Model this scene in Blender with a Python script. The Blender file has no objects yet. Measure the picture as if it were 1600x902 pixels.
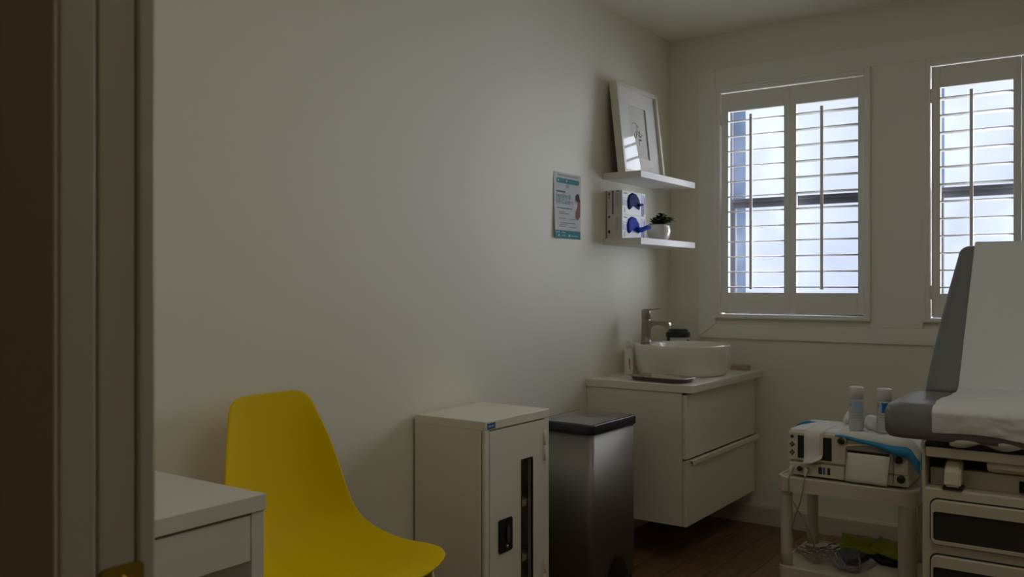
import bpy, bmesh, math, random
from mathutils import Vector, Matrix, Euler, noise as mnoise
random.seed(7)
S = bpy.context.scene
COL = S.collection
R = math.radians

# ------------------------------------------------------------------ materials
MATS = {}
def mat(name, col, rough=0.5, metal=0.0, spec=0.5, bump=0.0, bscale=200.0, var=0.0, vscale=8.0, coat=0.0, stretch=None, aniso=0.0, trans=0.0, alpha=1.0):
    m = bpy.data.materials.new(name); m.use_nodes = True
    nt = m.node_tree; b = nt.nodes['Principled BSDF']
    b.inputs['Base Color'].default_value = (*col, 1)
    b.inputs['Roughness'].default_value = rough
    b.inputs['Metallic'].default_value = metal
    b.inputs['Specular IOR Level'].default_value = spec
    b.inputs['Coat Weight'].default_value = coat
    b.inputs['Anisotropic'].default_value = aniso
    b.inputs['Transmission Weight'].default_value = trans
    b.inputs['Alpha'].default_value = alpha
    tc = nt.nodes.new('ShaderNodeTexCoord'); mp = nt.nodes.new('ShaderNodeMapping')
    nt.links.new(tc.outputs['Object'], mp.inputs['Vector'])
    if stretch: mp.inputs['Scale'].default_value = stretch
    if bump:
        n = nt.nodes.new('ShaderNodeTexNoise'); n.inputs['Scale'].default_value = bscale; n.inputs['Detail'].default_value = 3
        nt.links.new(mp.outputs['Vector'], n.inputs['Vector'])
        bp = nt.nodes.new('ShaderNodeBump'); bp.inputs['Strength'].default_value = bump; bp.inputs['Distance'].default_value = 0.002
        nt.links.new(n.outputs['Fac'], bp.inputs['Height']); nt.links.new(bp.outputs['Normal'], b.inputs['Normal'])
    if var:
        n2 = nt.nodes.new('ShaderNodeTexNoise'); n2.inputs['Scale'].default_value = vscale; n2.inputs['Detail'].default_value = 4
        nt.links.new(mp.outputs['Vector'], n2.inputs['Vector'])
        mx = nt.nodes.new('ShaderNodeMix'); mx.data_type = 'RGBA'
        mx.inputs['A'].default_value = (*[c*(1-var) for c in col], 1); mx.inputs['B'].default_value = (*[min(1, c*(1+var)) for c in col], 1)
        nt.links.new(n2.outputs['Fac'], mx.inputs['Factor']); nt.links.new(mx.outputs['Result'], b.inputs['Base Color'])
    MATS[name] = m
    return m

mat('wall_paint', (.825,.805,.70), .62, bump=.05, bscale=260, var=.012, vscale=2)
mat('ceiling_paint', (.86,.84,.77), .8, bump=.05, bscale=200)
mat('trim_paint', (.86,.85,.79), .42, bump=.03, bscale=120)
mat('shutter_paint', (.87,.86,.82), .55, spec=.3)
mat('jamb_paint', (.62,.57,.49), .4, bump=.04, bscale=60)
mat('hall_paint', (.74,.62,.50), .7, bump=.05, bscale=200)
mat('sash_metal', (.13,.13,.15), .7, spec=.05, var=.1)
mat('outer_reveal', (.026,.048,.088), 1, spec=0.0, var=.08, vscale=20)
mat('outer_ground', (.45,.45,.45), .9, var=.1)
mat('white_laminate', (.74,.71,.63), .38, bump=.02, bscale=150)
mat('white_gloss', (.80,.75,.65), .16, coat=.3)
mat('white_solid', (.78,.75,.67), .3)
mat('shelf_white', (.72,.71,.68), .5, spec=.3)
mat('ceramic', (.80,.77,.69), .12, coat=.5)
mat('chrome', (.32,.29,.255), .34, metal=1)
mat('steel', (.31,.29,.265), .52, metal=1, bump=.04, bscale=60, stretch=(14,14,.4), var=.06, vscale=30)
mat('tray_steel', (.50,.46,.40), .25, metal=1, var=.08)
mat('lid_steel', (.10,.10,.10), .2, coat=.6)
mat('black_plastic', (.012,.012,.014), .35, bump=.03, bscale=300)
mat('black_gap', (.01,.01,.01), .7)
mat('chair_yellow', (.80,.56,.001), .6, spec=.08, bump=.06, bscale=420)
mat('chair_leg_yellow', (.42,.32,.02), .35)
mat('cabinet_paint', (.80,.76,.65), .42, bump=.06, bscale=350)
mat('cabinet_dark', (.05,.05,.05), .5)
mat('glass_dark', (.03,.03,.03), .08, coat=.2)
mat('label_blue', (.02,.13,.36), .45)
mat('label_text', (.5,.62,.75), .5)
mat('brass', (.36,.25,.035), .4, metal=1, var=.15, vscale=40)
mat('vinyl', (.180,.178,.186), .40, bump=.12, bscale=240, coat=.08)
mat('exam_paper', (.72,.745,.77), .75, bump=.35, bscale=26)
mat('table_cream', (.56,.51,.41), .45, bump=.03, bscale=180)
mat('table_inset', (.022,.019,.018), .5, bump=.05, bscale=120)
mat('cart_plastic', (.62,.56,.46), .45, bump=.05, bscale=200)
mat('device_cream', (.66,.61,.49), .45, bump=.04, bscale=240)
mat('device_white', (.80,.80,.76), .45)
mat('recess_shade', (.27,.26,.235), .5)  # shade inside the printer recess, put into the colour
mat('screen_black', (.01,.012,.013), .15)
mat('button_dark', (.03,.025,.022), .4)
mat('button_red', (.05,.014,.013), .4)
mat('plug_blue', (.03,.10,.33), .4)
mat('pad_blue', (.03,.30,.60), .6, bump=.1, bscale=80)
mat('pad_white', (.78,.78,.75), .8, bump=.15, bscale=60)
mat('paper', (.78,.77,.70), .8, bump=.05, bscale=40)
mat('paper_pink', (.75,.56,.50), .8)
mat('tissue', (.85,.85,.83), .85, bump=.2, bscale=60)
mat('bottle_clear', (.80,.84,.86), .22, trans=.35)
mat('bottle_cap', (.86,.87,.88), .4, trans=.2)
mat('print_pale_blue', (.34,.56,.72), .5)
mat('print_deep_blue', (.02,.16,.58), .5)
mat('print_grey', (.30,.31,.33), .6)
mat('wire_grey', (.30,.28,.23), .5)
mat('wire_pale', (.20,.21,.21), .45)
mat('wire_black', (.012,.012,.012), .45)
mat('pack_green', (.30,.34,.015), .45, var=.25, vscale=40)
mat('probe_grey', (.12,.13,.15), .4)
mat('card_white', (.66,.62,.52), .6)
mat('glovebox_white', (.85,.84,.86), .5)
mat('glovebox_side', (.70,.66,.62), .5)
mat('glovebox_shade', (.48,.52,.72), .5, var=.3, vscale=30)
mat('glovebox_violet', (.13,.10,.32), .5)
mat('print_black', (.03,.03,.035), .6)
mat('print_red', (.45,.05,.07), .6)
mat('glove_blue', (.006,.045,.42), .7, spec=.15, var=.3, vscale=60, bump=.3, bscale=120)
mat('glove_navy', (.006,.018,.14), .7, spec=.15, var=.3, vscale=60, bump=.3, bscale=120)
mat('pot_white', (.74,.72,.66), .18, coat=.5)
mat('leaf_dark', (.018,.045,.016), .45, var=.4, vscale=60)
mat('leaf_light', (.16,.24,.02), .45, var=.3, vscale=60)
mat('frame_white', (.76,.73,.65), .4)
mat('mat_board', (.86,.84,.80), .8)
mat('art_paper', (.74,.72,.68), .8)
mat('ink', (.12,.12,.12), .7)
mat('frame_back', (.05,.045,.04), .8)
mat('poster_paper', (.60,.63,.64), .8, spec=.15)
mat('poster_shape', (.40,.42,.44), .8, spec=.15)
mat('poster_teal', (.06,.26,.29), .8, spec=.15)
mat('poster_teal_text', (.13,.31,.35), .8, spec=.15)
mat('poster_text', (.22,.24,.26), .8, spec=.15)
mat('poster_dark', (.12,.12,.13), .8, spec=.15)
mat('poster_hair', (.07,.05,.045), .8, spec=.15)
mat('poster_skin', (.60,.48,.42), .8, spec=.15)
mat('poster_rust', (.28,.13,.11), .8, spec=.15)
mat('poster_white', (.72,.76,.78), .8, spec=.15)
mat('tan_soap', (.46,.36,.28), .6, var=.1, vscale=40)
mat('tube_white', (.82,.82,.82), .3)
mat('tube_red', (.60,.02,.03), .4)
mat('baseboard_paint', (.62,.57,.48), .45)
mat('wire_white', (.6,.57,.5), .5)

def front_fresnel(nt, ior, mix):   # Fresnel reflection on the outer face of a thin pane
    fr = nt.nodes.new('ShaderNodeFresnel'); fr.inputs[0].default_value = ior
    ge = nt.nodes.new('ShaderNodeNewGeometry'); su = nt.nodes.new('ShaderNodeMath'); su.operation = 'SUBTRACT'; su.inputs[0].default_value = 1
    nt.links.new(ge.outputs['Backfacing'], su.inputs[1]); mu = nt.nodes.new('ShaderNodeMath'); mu.operation = 'MULTIPLY'
    nt.links.new(fr.outputs[0], mu.inputs[0]); nt.links.new(su.outputs[0], mu.inputs[1]); nt.links.new(mu.outputs[0], mix.inputs[0])
# window pane: mostly clear film, a little milky
def make_pane():
    m = bpy.data.materials.new('pane_film'); m.use_nodes = True; nt = m.node_tree; nt.nodes.clear()
    out = nt.nodes.new('ShaderNodeOutputMaterial')
    tr = nt.nodes.new('ShaderNodeBsdfTransparent'); tr.inputs[0].default_value = (.93,.95,1,1)
    tl = nt.nodes.new('ShaderNodeBsdfTranslucent'); tl.inputs[0].default_value = (.85,.9,1,1)
    gl = nt.nodes.new('ShaderNodeBsdfGlossy'); gl.inputs['Roughness'].default_value = .05
    tc = nt.nodes.new('ShaderNodeTexCoord'); nz = nt.nodes.new('ShaderNodeTexNoise'); nz.inputs['Scale'].default_value = 3.5; nz.inputs['Detail'].default_value = 3
    nt.links.new(tc.outputs['Object'], nz.inputs['Vector'])
    mr = nt.nodes.new('ShaderNodeMapRange'); mr.inputs['From Min'].default_value = .3; mr.inputs['From Max'].default_value = .7; mr.inputs['To Min'].default_value = .0; mr.inputs['To Max'].default_value = .05
    nt.links.new(nz.outputs['Fac'], mr.inputs['Value'])
    m1 = nt.nodes.new('ShaderNodeMixShader'); nt.links.new(mr.outputs['Result'], m1.inputs[0]); nt.links.new(tr.outputs[0], m1.inputs[1]); nt.links.new(tl.outputs[0], m1.inputs[2])
    m2 = nt.nodes.new('ShaderNodeMixShader'); front_fresnel(nt, 1.3, m2); nt.links.new(m1.outputs[0], m2.inputs[1]); nt.links.new(gl.outputs[0], m2.inputs[2])
    nt.links.new(m2.outputs[0], out.inputs[0]); MATS['pane_film'] = m
make_pane()
def make_clear(name, ior=1.45, tint=(1,1,1)):
    m = bpy.data.materials.new(name); m.use_nodes = True; nt = m.node_tree; nt.nodes.clear()
    out = nt.nodes.new('ShaderNodeOutputMaterial'); tr = nt.nodes.new('ShaderNodeBsdfTransparent'); tr.inputs[0].default_value = (*tint,1)
    gl = nt.nodes.new('ShaderNodeBsdfGlossy'); gl.inputs['Roughness'].default_value = .015
    mx = nt.nodes.new('ShaderNodeMixShader'); front_fresnel(nt, ior, mx); nt.links.new(tr.outputs[0], mx.inputs[1]); nt.links.new(gl.outputs[0], mx.inputs[2])
    nt.links.new(mx.outputs[0], out.inputs[0]); MATS[name] = m
make_clear('picture_glass', 1.3)
make_clear('door_glass', 1.45, (.85,.85,.85))

def make_floor():
    m = bpy.data.materials.new('wood_floor'); m.use_nodes = True; nt = m.node_tree; b = nt.nodes['Principled BSDF']
    tc = nt.nodes.new('ShaderNodeTexCoord'); mp = nt.nodes.new('ShaderNodeMapping'); mp.inputs['Rotation'].default_value = (0,0,R(90))
    nt.links.new(tc.outputs['Object'], mp.inputs['Vector'])
    br = nt.nodes.new('ShaderNodeTexBrick'); br.inputs['Color1'].default_value = (.20,.115,.066,1); br.inputs['Color2'].default_value = (.31,.185,.108,1)
    br.inputs['Mortar'].default_value = (.012,.007,.004,1); br.inputs['Scale'].default_value = 1; br.inputs['Mortar Size'].default_value = .0018
    br.inputs['Brick Width'].default_value = 1.2; br.inputs['Row Height'].default_value = .14; br.offset = .37
    nt.links.new(mp.outputs['Vector'], br.inputs['Vector'])
    mp2 = nt.nodes.new('ShaderNodeMapping'); mp2.inputs['Scale'].default_value = (22,1.6,1); nt.links.new(tc.outputs['Object'], mp2.inputs['Vector'])
    nz = nt.nodes.new('ShaderNodeTexNoise'); nz.inputs['Scale'].default_value = 3; nz.inputs['Detail'].default_value = 6; nt.links.new(mp2.outputs['Vector'], nz.inputs['Vector'])
    mx = nt.nodes.new('ShaderNodeMix'); mx.data_type = 'RGBA'; mx.blend_type = 'MULTIPLY'; mx.inputs['Factor'].default_value = .75
    cr = nt.nodes.new('ShaderNodeValToRGB'); cr.color_ramp.elements[0].color = (.35,.33,.32,1); cr.color_ramp.elements[1].color = (1.3,1.25,1.2,1)
    cr.color_ramp.elements[0].position = .3; cr.color_ramp.elements[1].position = .7
    nt.links.new(nz.outputs['Fac'], cr.inputs['Fac']); nt.links.new(br.outputs['Color'], mx.inputs['A']); nt.links.new(cr.outputs['Color'], mx.inputs['B'])
    nt.links.new(mx.outputs['Result'], b.inputs['Base Color']); b.inputs['Roughness'].default_value = .42
    bp = nt.nodes.new('ShaderNodeBump'); bp.inputs['Strength'].default_value = .15; bp.inputs['Distance'].default_value = .002
    nt.links.new(nz.outputs['Fac'], bp.inputs['Height']); nt.links.new(bp.outputs['Normal'], b.inputs['Normal']); MATS['wood_floor'] = m
make_floor()

# ------------------------------------------------------------------ mesh builder
class B:
    """collects shapes in one mesh, with material slots"""
    def __init__(s): s.bm = bmesh.new(); s.mats = []
    def mi(s, m):
        if m not in s.mats: s.mats.append(m)
        return s.mats.index(m)
    def _take(s, bm2, m, smooth=False, M=None):
        i = s.mi(m)
        if M is not None: bmesh.ops.transform(bm2, matrix=M, verts=bm2.verts)
        bmesh.ops.recalc_face_normals(bm2, faces=bm2.faces)
        vm = {v: s.bm.verts.new(v.co) for v in bm2.verts}
        for f in bm2.faces:
            try: g = s.bm.faces.new([vm[v] for v in f.verts])
            except ValueError: continue
            g.material_index = i; g.smooth = smooth
        bm2.free(); return s
    def box(s, a, b, m, bev=0.0, seg=2, M=None, vert_bev=None):
        t = bmesh.new(); bmesh.ops.create_cube(t, size=1)
        lo = Vector([min(p,q) for p,q in zip(a,b)]); hi = Vector([max(p,q) for p,q in zip(a,b)])
        for v in t.verts: v.co = Vector([ (lo[k]+hi[k])/2 + v.co[k]*(hi[k]-lo[k]) for k in range(3)])
        if vert_bev:
            es = [e for e in t.edges if abs(e.verts[0].co.z-e.verts[1].co.z) > 1e-6 and abs(e.verts[0].co.x-e.verts[1].co.x) < 1e-6 and abs(e.verts[0].co.y-e.verts[1].co.y) < 1e-6]
            bmesh.ops.bevel(t, geom=es, offset=vert_bev, segments=6, affect='EDGES', profile=.5)
        if bev:
            if vert_bev:
                es = [e for e in t.edges if len(e.link_faces)==2 and e.calc_face_angle(0) > 1.0]
            else: es = t.edges[:]
            bmesh.ops.bevel(t, geom=es, offset=bev, segments=seg, affect='EDGES', profile=.5)
        return s._take(t, m, bool(vert_bev), M)
    def cyl(s, p0, p1, r0, m, r1=None, n=24, smooth=True, caps=True):
        r1 = r0 if r1 is None else r1
        p0, p1 = Vector(p0), Vector(p1); d = p1-p0; q = d.to_track_quat('Z','Y').to_matrix()
        t = bmesh.new(); A=[]; Bv=[]
        for k in range(n):
            c = Vector((math.cos(2*math.pi*k/n), math.sin(2*math.pi*k/n), 0))
            A.append(t.verts.new(p0+q@(c*r0))); Bv.append(t.verts.new(p1+q@(c*r1)))
        for k in range(n): t.faces.new([A[k],A[(k+1)%n],Bv[(k+1)%n],Bv[k]])
        if caps: t.faces.new(A[::-1]); t.faces.new(Bv)
        return s._take(t, m, smooth)
    def rings(s, rings, m, smooth=True, cap0=True, cap1=True, M=None):
        t = bmesh.new(); L = [[t.verts.new(p) for p in r] for r in rings]; n = len(L[0])
        for a, b in zip(L, L[1:]):
            for k in range(n): t.faces.new([a[k],a[(k+1)%n],b[(k+1)%n],b[k]])
        if cap0: t.faces.new(L[0][::-1])
        if cap1: t.faces.new(L[-1])
        return s._take(t, m, smooth, M)
    def lathe(s, prof, c, m, n=40, sx=1, sy=1, cap0=True, cap1=True, smooth=True):
        c = Vector(c)
        return s.rings([[c+Vector((r*sx*math.cos(2*math.pi*k/n), r*sy*math.sin(2*math.pi*k/n), z)) for k in range(n)] for r, z in prof], m, smooth, cap0, cap1)
    def prism(s, poly, axis, a, b, m, bev=0.0, M=None, smooth=False):
        """poly: 2d points in the two other axes (cyclic order), extruded from a to b along axis"""
        def P(u, v, w):
            return {0:(w,u,v), 1:(u,w,v), 2:(u,v,w)}[axis]
        t = bmesh.new(); A = [t.verts.new(P(u,v,a)) for u,v in poly]; C = [t.verts.new(P(u,v,b)) for u,v in poly]; n = len(poly)
        for k in range(n): t.faces.new([A[k],A[(k+1)%n],C[(k+1)%n],C[k]])
        t.faces.new(A[::-1]); t.faces.new(C)
        if bev:
            bmesh.ops.recalc_face_normals(t, faces=t.faces)
            bmesh.ops.bevel(t, geom=[e for e in t.edges if e.calc_face_angle(0) > .9], offset=bev, segments=2, affect='EDGES')
        return s._take(t, m, smooth, M)
    def tube(s, pts, r, m, n=10, res=6, closed=False):
        P = [Vector(p) for p in pts]
        if len(P) > 2:
            Q = []
            for i in range(len(P)-1):
                p0 = P[max(i-1,0)]; p1 = P[i]; p2 = P[i+1]; p3 = P[min(i+2,len(P)-1)]
                for k in range(res):
                    t = k/res
                    Q.append(.5*((2*p1)+(p2-p0)*t+(2*p0-5*p1+4*p2-p3)*t*t+(3*p1-p0-3*p2+p3)*t**3))
            Q.append(P[-1]); P = Q
        rings = []; up = Vector((0,0,1)); prev = None
        for i, p in enumerate(P):
            d = (P[min(i+1,len(P)-1)]-P[max(i-1,0)]).normalized()
            if prev is None:
                x = d.cross(up) if abs(d.z) < .95 else d.cross(Vector((1,0,0)))
            else: x = prev - d*prev.dot(d)
            x.normalize(); prev = x; y = d.cross(x)
            rr = r[0]+(r[1]-r[0])*i/(len(P)-1) if isinstance(r, tuple) else r
            rings.append([p+(x*math.cos(2*math.pi*k/n)+y*math.sin(2*math.pi*k/n))*rr for k in range(n)])
        return s.rings(rings, m)
    def poly(s, pts, m, smooth=False):
        i = s.mi(m); f = s.bm.faces.new([s.bm.verts.new(p) for p in pts]); f.material_index = i; f.smooth = smooth; return s
    def grid(s, G, m, smooth=True):
        t = bmesh.new(); V = [[t.verts.new(p) for p in row] for row in G]
        for i in range(len(V)-1):
            for j in range(len(V[0])-1): t.faces.new([V[i][j],V[i][j+1],V[i+1][j+1],V[i+1][j]])
        i = s.mi(m); vm = {v: s.bm.verts.new(v.co) for v in t.verts}
        for f in t.faces:
            g = s.bm.faces.new([vm[v] for v in f.verts]); g.material_index = i; g.smooth = smooth
        t.free(); return s
    def text(s, txt, size, M, m, depth=0.0):
        c = bpy.data.curves.new('lettering', 'FONT'); c.body = txt; c.size = size; c.extrude = depth; c.resolution_u = 3
        o = bpy.data.objects.new('lettering', c); COL.objects.link(o)
        bpy.context.view_layer.update()
        me = bpy.data.meshes.new_from_object(o.evaluated_get(bpy.context.evaluated_depsgraph_get()))
        bpy.data.objects.remove(o); bpy.data.curves.remove(c)
        t = bmesh.new(); t.from_mesh(me); bpy.data.meshes.remove(me)
        i = s.mi(m); bmesh.ops.transform(t, matrix=M, verts=t.verts)
        vm = {v: s.bm.verts.new(v.co) for v in t.verts}
        for f in t.faces:
            g = s.bm.faces.new([vm[v] for v in f.verts]); g.material_index = i
        t.free(); return s
    def done(s, name, parent=None, world=True, solid=None, subsurf=0, weighted=False):
        if parent is not None and world:
            bmesh.ops.transform(s.bm, matrix=chain(parent).inverted(), verts=s.bm.verts)
        me = bpy.data.meshes.new(name); s.bm.to_mesh(me); s.bm.free()
        for k in s.mats: me.materials.append(MATS[k])
        o = bpy.data.objects.new(name, me); COL.objects.link(o)
        if parent is not None: o.parent = parent
        if solid:
            q = o.modifiers.new('thickness','SOLIDIFY'); q.thickness = solid; q.offset = 0
        if subsurf:
            q = o.modifiers.new('smooth','SUBSURF'); q.levels = subsurf; q.render_levels = subsurf
        return o

def chain(o):
    M = Matrix.LocRotScale(o.location, o.rotation_euler, o.scale)
    return chain(o.parent) @ M if o.parent else M
def tag(o, label, cat, group=None):
    o['label'] = label; o['category'] = cat
    if group: o['group'] = group
    return o
def thing(name, loc, label, cat, rz=0.0, group=None):
    o = bpy.data.objects.new(name, None); COL.objects.link(o); o.empty_display_size = .05
    o.location = loc; o.rotation_euler = (0,0,rz); return tag(o, label, cat, group)
def struct(o): o['kind'] = 'structure'; return o
def plabel(o, t): o['label'] = t; return o
def rrect(u0, u1, v0, v1, r, n=6):
    out = []
    for (cu, cv, a0) in ((u1-r,v1-r,0),(u0+r,v1-r,90),(u0+r,v0+r,180),(u1-r,v0+r,270)):
        for k in range(n+1):
            a = R(a0+90*k/n); out.append((cu+r*math.cos(a), cv+r*math.sin(a)))
    return out

# ------------------------------------------------------------------ measures
YB = 4.197      # window wall
XR = 3.05       # right wall
ZC = 2.40
YD0, YD1 = .369, .454   # door wall faces
XJ = 1.25       # left door jamb
XJ2 = 2.15
HB = -1.5       # hall end
CX, CZ = 1.947, 1.155
WT = .30        # window wall thickness
wins = [(.245,.980), (1.197,1.932)]
WZ0, WZ1 = .990, 2.130

# ------------------------------------------------------------------ the room
b = B(); b.box((-.12,HB-.12,-.08),(XR+.12,YB+WT,0),'wood_floor'); struct(b.done('floor'))
b = B(); b.box((-.12,HB-.12,ZC),(XR+.12,YB+WT,ZC+.1),'ceiling_paint'); struct(b.done('ceiling'))
b = B(); b.box((-.12,YD0+.04,0),(0,YB+WT,ZC),'wall_paint'); struct(b.done('wall_left'))
b = B(); b.box((XR,YD0+.04,0),(XR+.12,YB+WT,ZC),'wall_paint'); struct(b.done('wall_right'))
b = B()
xs = [0, wins[0][0], wins[0][1], wins[1][0], wins[1][1], XR]
for i in range(5):
    if i in (1,3):
        b.box((xs[i],YB,0),(xs[i+1],YB+WT,WZ0),'wall_paint'); b.box((xs[i],YB,WZ1),(xs[i+1],YB+WT,ZC),'wall_paint')
    else: b.box((xs[i],YB,0),(xs[i+1],YB+WT,ZC),'wall_paint')
struct(b.done('wall_back'))
# door wall and the hall the camera stands in
b = B()
b.box((0,YD0+.012,0),(XJ-.02,YD1-.006,ZC),'wall_paint'); b.box((XJ2+.02,YD0+.012,0),(XR,YD1-.006,ZC),'wall_paint'); b.box((XJ-.02,YD0+.012,2.07),(XJ2+.02,YD1-.006,ZC),'wall_paint')
struct(b.done('wall_front'))
b = B(); b.box((-.12,HB,0),(0,YD0+.04,ZC),'hall_paint'); struct(b.done('wall_hall_left'))
b = B(); b.box((XR,HB,0),(XR+.12,YD0+.04,ZC),'hall_paint'); struct(b.done('wall_hall_right'))
b = B(); b.box((-.12,HB-.12,0),(XR+.12,HB,ZC),'hall_paint'); struct(b.done('wall_hall_back'))

# door jamb with strike plate: trim_1
b = B()
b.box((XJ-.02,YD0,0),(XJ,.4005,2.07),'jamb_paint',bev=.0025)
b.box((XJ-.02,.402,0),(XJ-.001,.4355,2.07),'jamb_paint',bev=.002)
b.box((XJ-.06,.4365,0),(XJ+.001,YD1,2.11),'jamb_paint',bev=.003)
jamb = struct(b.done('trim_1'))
b = B()
b.prism(rrect(.4015,.443,.835,.919,.006),0,XJ-.001,XJ+.0012,'brass',bev=.0006)
b.prism(rrect(.412,.432,.857,.897,.003),0,XJ+.0012,XJ+.0016,'black_gap')
b.cyl((XJ+.0011,.4225,.907),(XJ+.0022,.4225,.907),.0035,'brass')
plabel(b.done('strike_plate', jamb), 'brass strike plate')
b = B(); b.box((XJ-.125,YD0-.004,0),(XJ-.0006,YD0-.0002,2.16),'hall_paint',bev=.001); struct(b.done('trim_2'))
b = B(); b.box((XJ2,YD0,0),(XJ2+.02,YD1,2.07),'jamb_paint',bev=.0025); b.box((XJ-.02,YD0,2.05),(XJ2+.02,YD1,2.07),'jamb_paint'); struct(b.done('trim_3'))

# baseboards
def base_prof(d): return [(0,0),(d,0),(d,.082),(d*.55,.092),(0,.092)]
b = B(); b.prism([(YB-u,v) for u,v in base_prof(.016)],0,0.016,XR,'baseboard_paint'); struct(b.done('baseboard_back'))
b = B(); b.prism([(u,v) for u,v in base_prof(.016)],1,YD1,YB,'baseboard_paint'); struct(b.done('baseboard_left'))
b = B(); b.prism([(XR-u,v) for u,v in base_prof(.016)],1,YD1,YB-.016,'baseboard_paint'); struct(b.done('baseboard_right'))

# flat casing boards round the two windows
cy0 = YB-.013
b = B()
b.prism([(.156,.890),(.245,.962),(.245,2.225),(.156,2.225)],1,cy0,YB,'trim_paint',bev=.0015)
b.prism([(.157,.889),(1.99+.05,.889),(1.99+.05-.088,.961),(.246,.961)],1,cy0,YB,'trim_paint',bev=.0015)
b.box((.981,cy0,.9615),(1.196,YB,2.132),'trim_paint',bev=.0012)
b.prism([(2.04,.890),(1.952-.02,.962),(1.932,2.225),(2.04,2.225)],1,cy0,YB,'trim_paint',bev=.0015)
b.box((.2455,cy0+.003,2.1325),(1.9315,YB,2.225),'trim_paint',bev=.001)
struct(b.done('trim_4'))

# windows: shutter frame, metal sashes, panes
PZ0, PZ1 = 1.015, 2.095
for wi, (x0, x1) in enumerate(wins):
    b = B()
    yf = YB-.024
    fw = .030
    # L-frame of the shutters (stepped)
    for (a, c) in (((x0,yf,WZ0),(x0+fw-.002,YB+.05,WZ1)), ((x1-fw+.002,yf,WZ0),(x1,YB+.05,WZ1)),
                   ((x0+fw-.002,yf,WZ0),(x1-fw+.002,YB+.05,WZ0+.0185)), ((x0+fw-.002,yf,WZ1-.030),(x1-fw+.002,YB+.05,WZ1))):
        b.box(a, c, 'shutter_paint', bev=.003)
    for (a, c) in (((x0-.001,yf-.004,WZ0-.001),(x0+.012,yf+.012,WZ1+.001)), ((x1-.012,yf-.004,WZ0-.001),(x1+.001,yf+.012,WZ1+.001)),
                   ((x0+.012,yf-.004,WZ0-.001),(x1-.012,yf+.012,WZ0+.010)), ((x0+.012,yf-.004,WZ1-.010),(x1-.012,yf+.012,WZ1+.001))):
        b.box(a, c, 'shutter_paint', bev=.0025)
    w = struct(b.done('window_%d' % (wi+1)))
    # painted lining between shutters and glass, and the outer masonry reveal
    b = B(); ys, ye = YB+.05, YB+.13
    for (a, c) in (((x0,ys,WZ0),(x0+.012,ye,WZ1)), ((x1-.012,ys,WZ0),(x1,ye,WZ1)), ((x0,ys,WZ0),(x1,ye,WZ0+.012)), ((x0,ys,WZ1-.012),(x1,ye,WZ1))): b.box(a, c, 'shutter_paint')
    b.done('frame_lining', w)
    b = B(); ys, ye = YB+.17, YB+WT+.03
    for (a, c) in (((x0-.02,ys,WZ0-.02),(x0+.03,ye,WZ1+.02)), ((x1-.03,ys,WZ0-.02),(x1+.02,ye,WZ1+.02)), ((x0,ys,WZ0-.02),(x1,ye,WZ0+.02)), ((x0,ys,WZ1-.02),(x1,ye,WZ1+.02))): b.box(a, c, 'outer_reveal')
    plabel(b.done('outer_reveal', w), 'grey masonry reveal outside the pane')
    zm0, zm1 = 1.540, 1.582
    # lower sash (inner), upper sash (outer)
    for nm, z0, z1, y0 in (('lower_sash',WZ0+.012,zm1,YB+.088), ('upper_sash',zm0+.01,WZ1-.012,YB+.118)):
        b = B(); s_ = .052 if nm == 'lower_sash' else .024; t_ = .028
        b.box((x0+.012,y0,z0),(x0+.012+s_,y0+t_,z1),'sash_metal',bev=.002); b.box((x1-.012-s_,y0,z0),(x1-.012,y0+t_,z1),'sash_metal',bev=.002)
        b.box((x0+.012+s_,y0,z0),(x1-.012-s_,y0+t_,z0+(.045 if nm=='lower_sash' else .03)),'sash_metal',bev=.002)
        b.box((x0+.012+s_,y0,z1-(.045 if nm=='lower_sash' else .03)),(x1-.012-s_,y0+t_,z1),'sash_metal',bev=.002)
        if nm == 'lower_sash': b.box((x0+.05,y0-.008,zm1-.020),(x1-.05,y0,zm1-.012),'sash_metal',bev=.002)
        sa = b.done(nm, w)
        b = B(); b.box((x0+.012+s_,y0+.011,z0+.03),(x1-.012-s_,y0+.016,z1-.03),'pane_film'); b.done('pane', sa)

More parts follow.
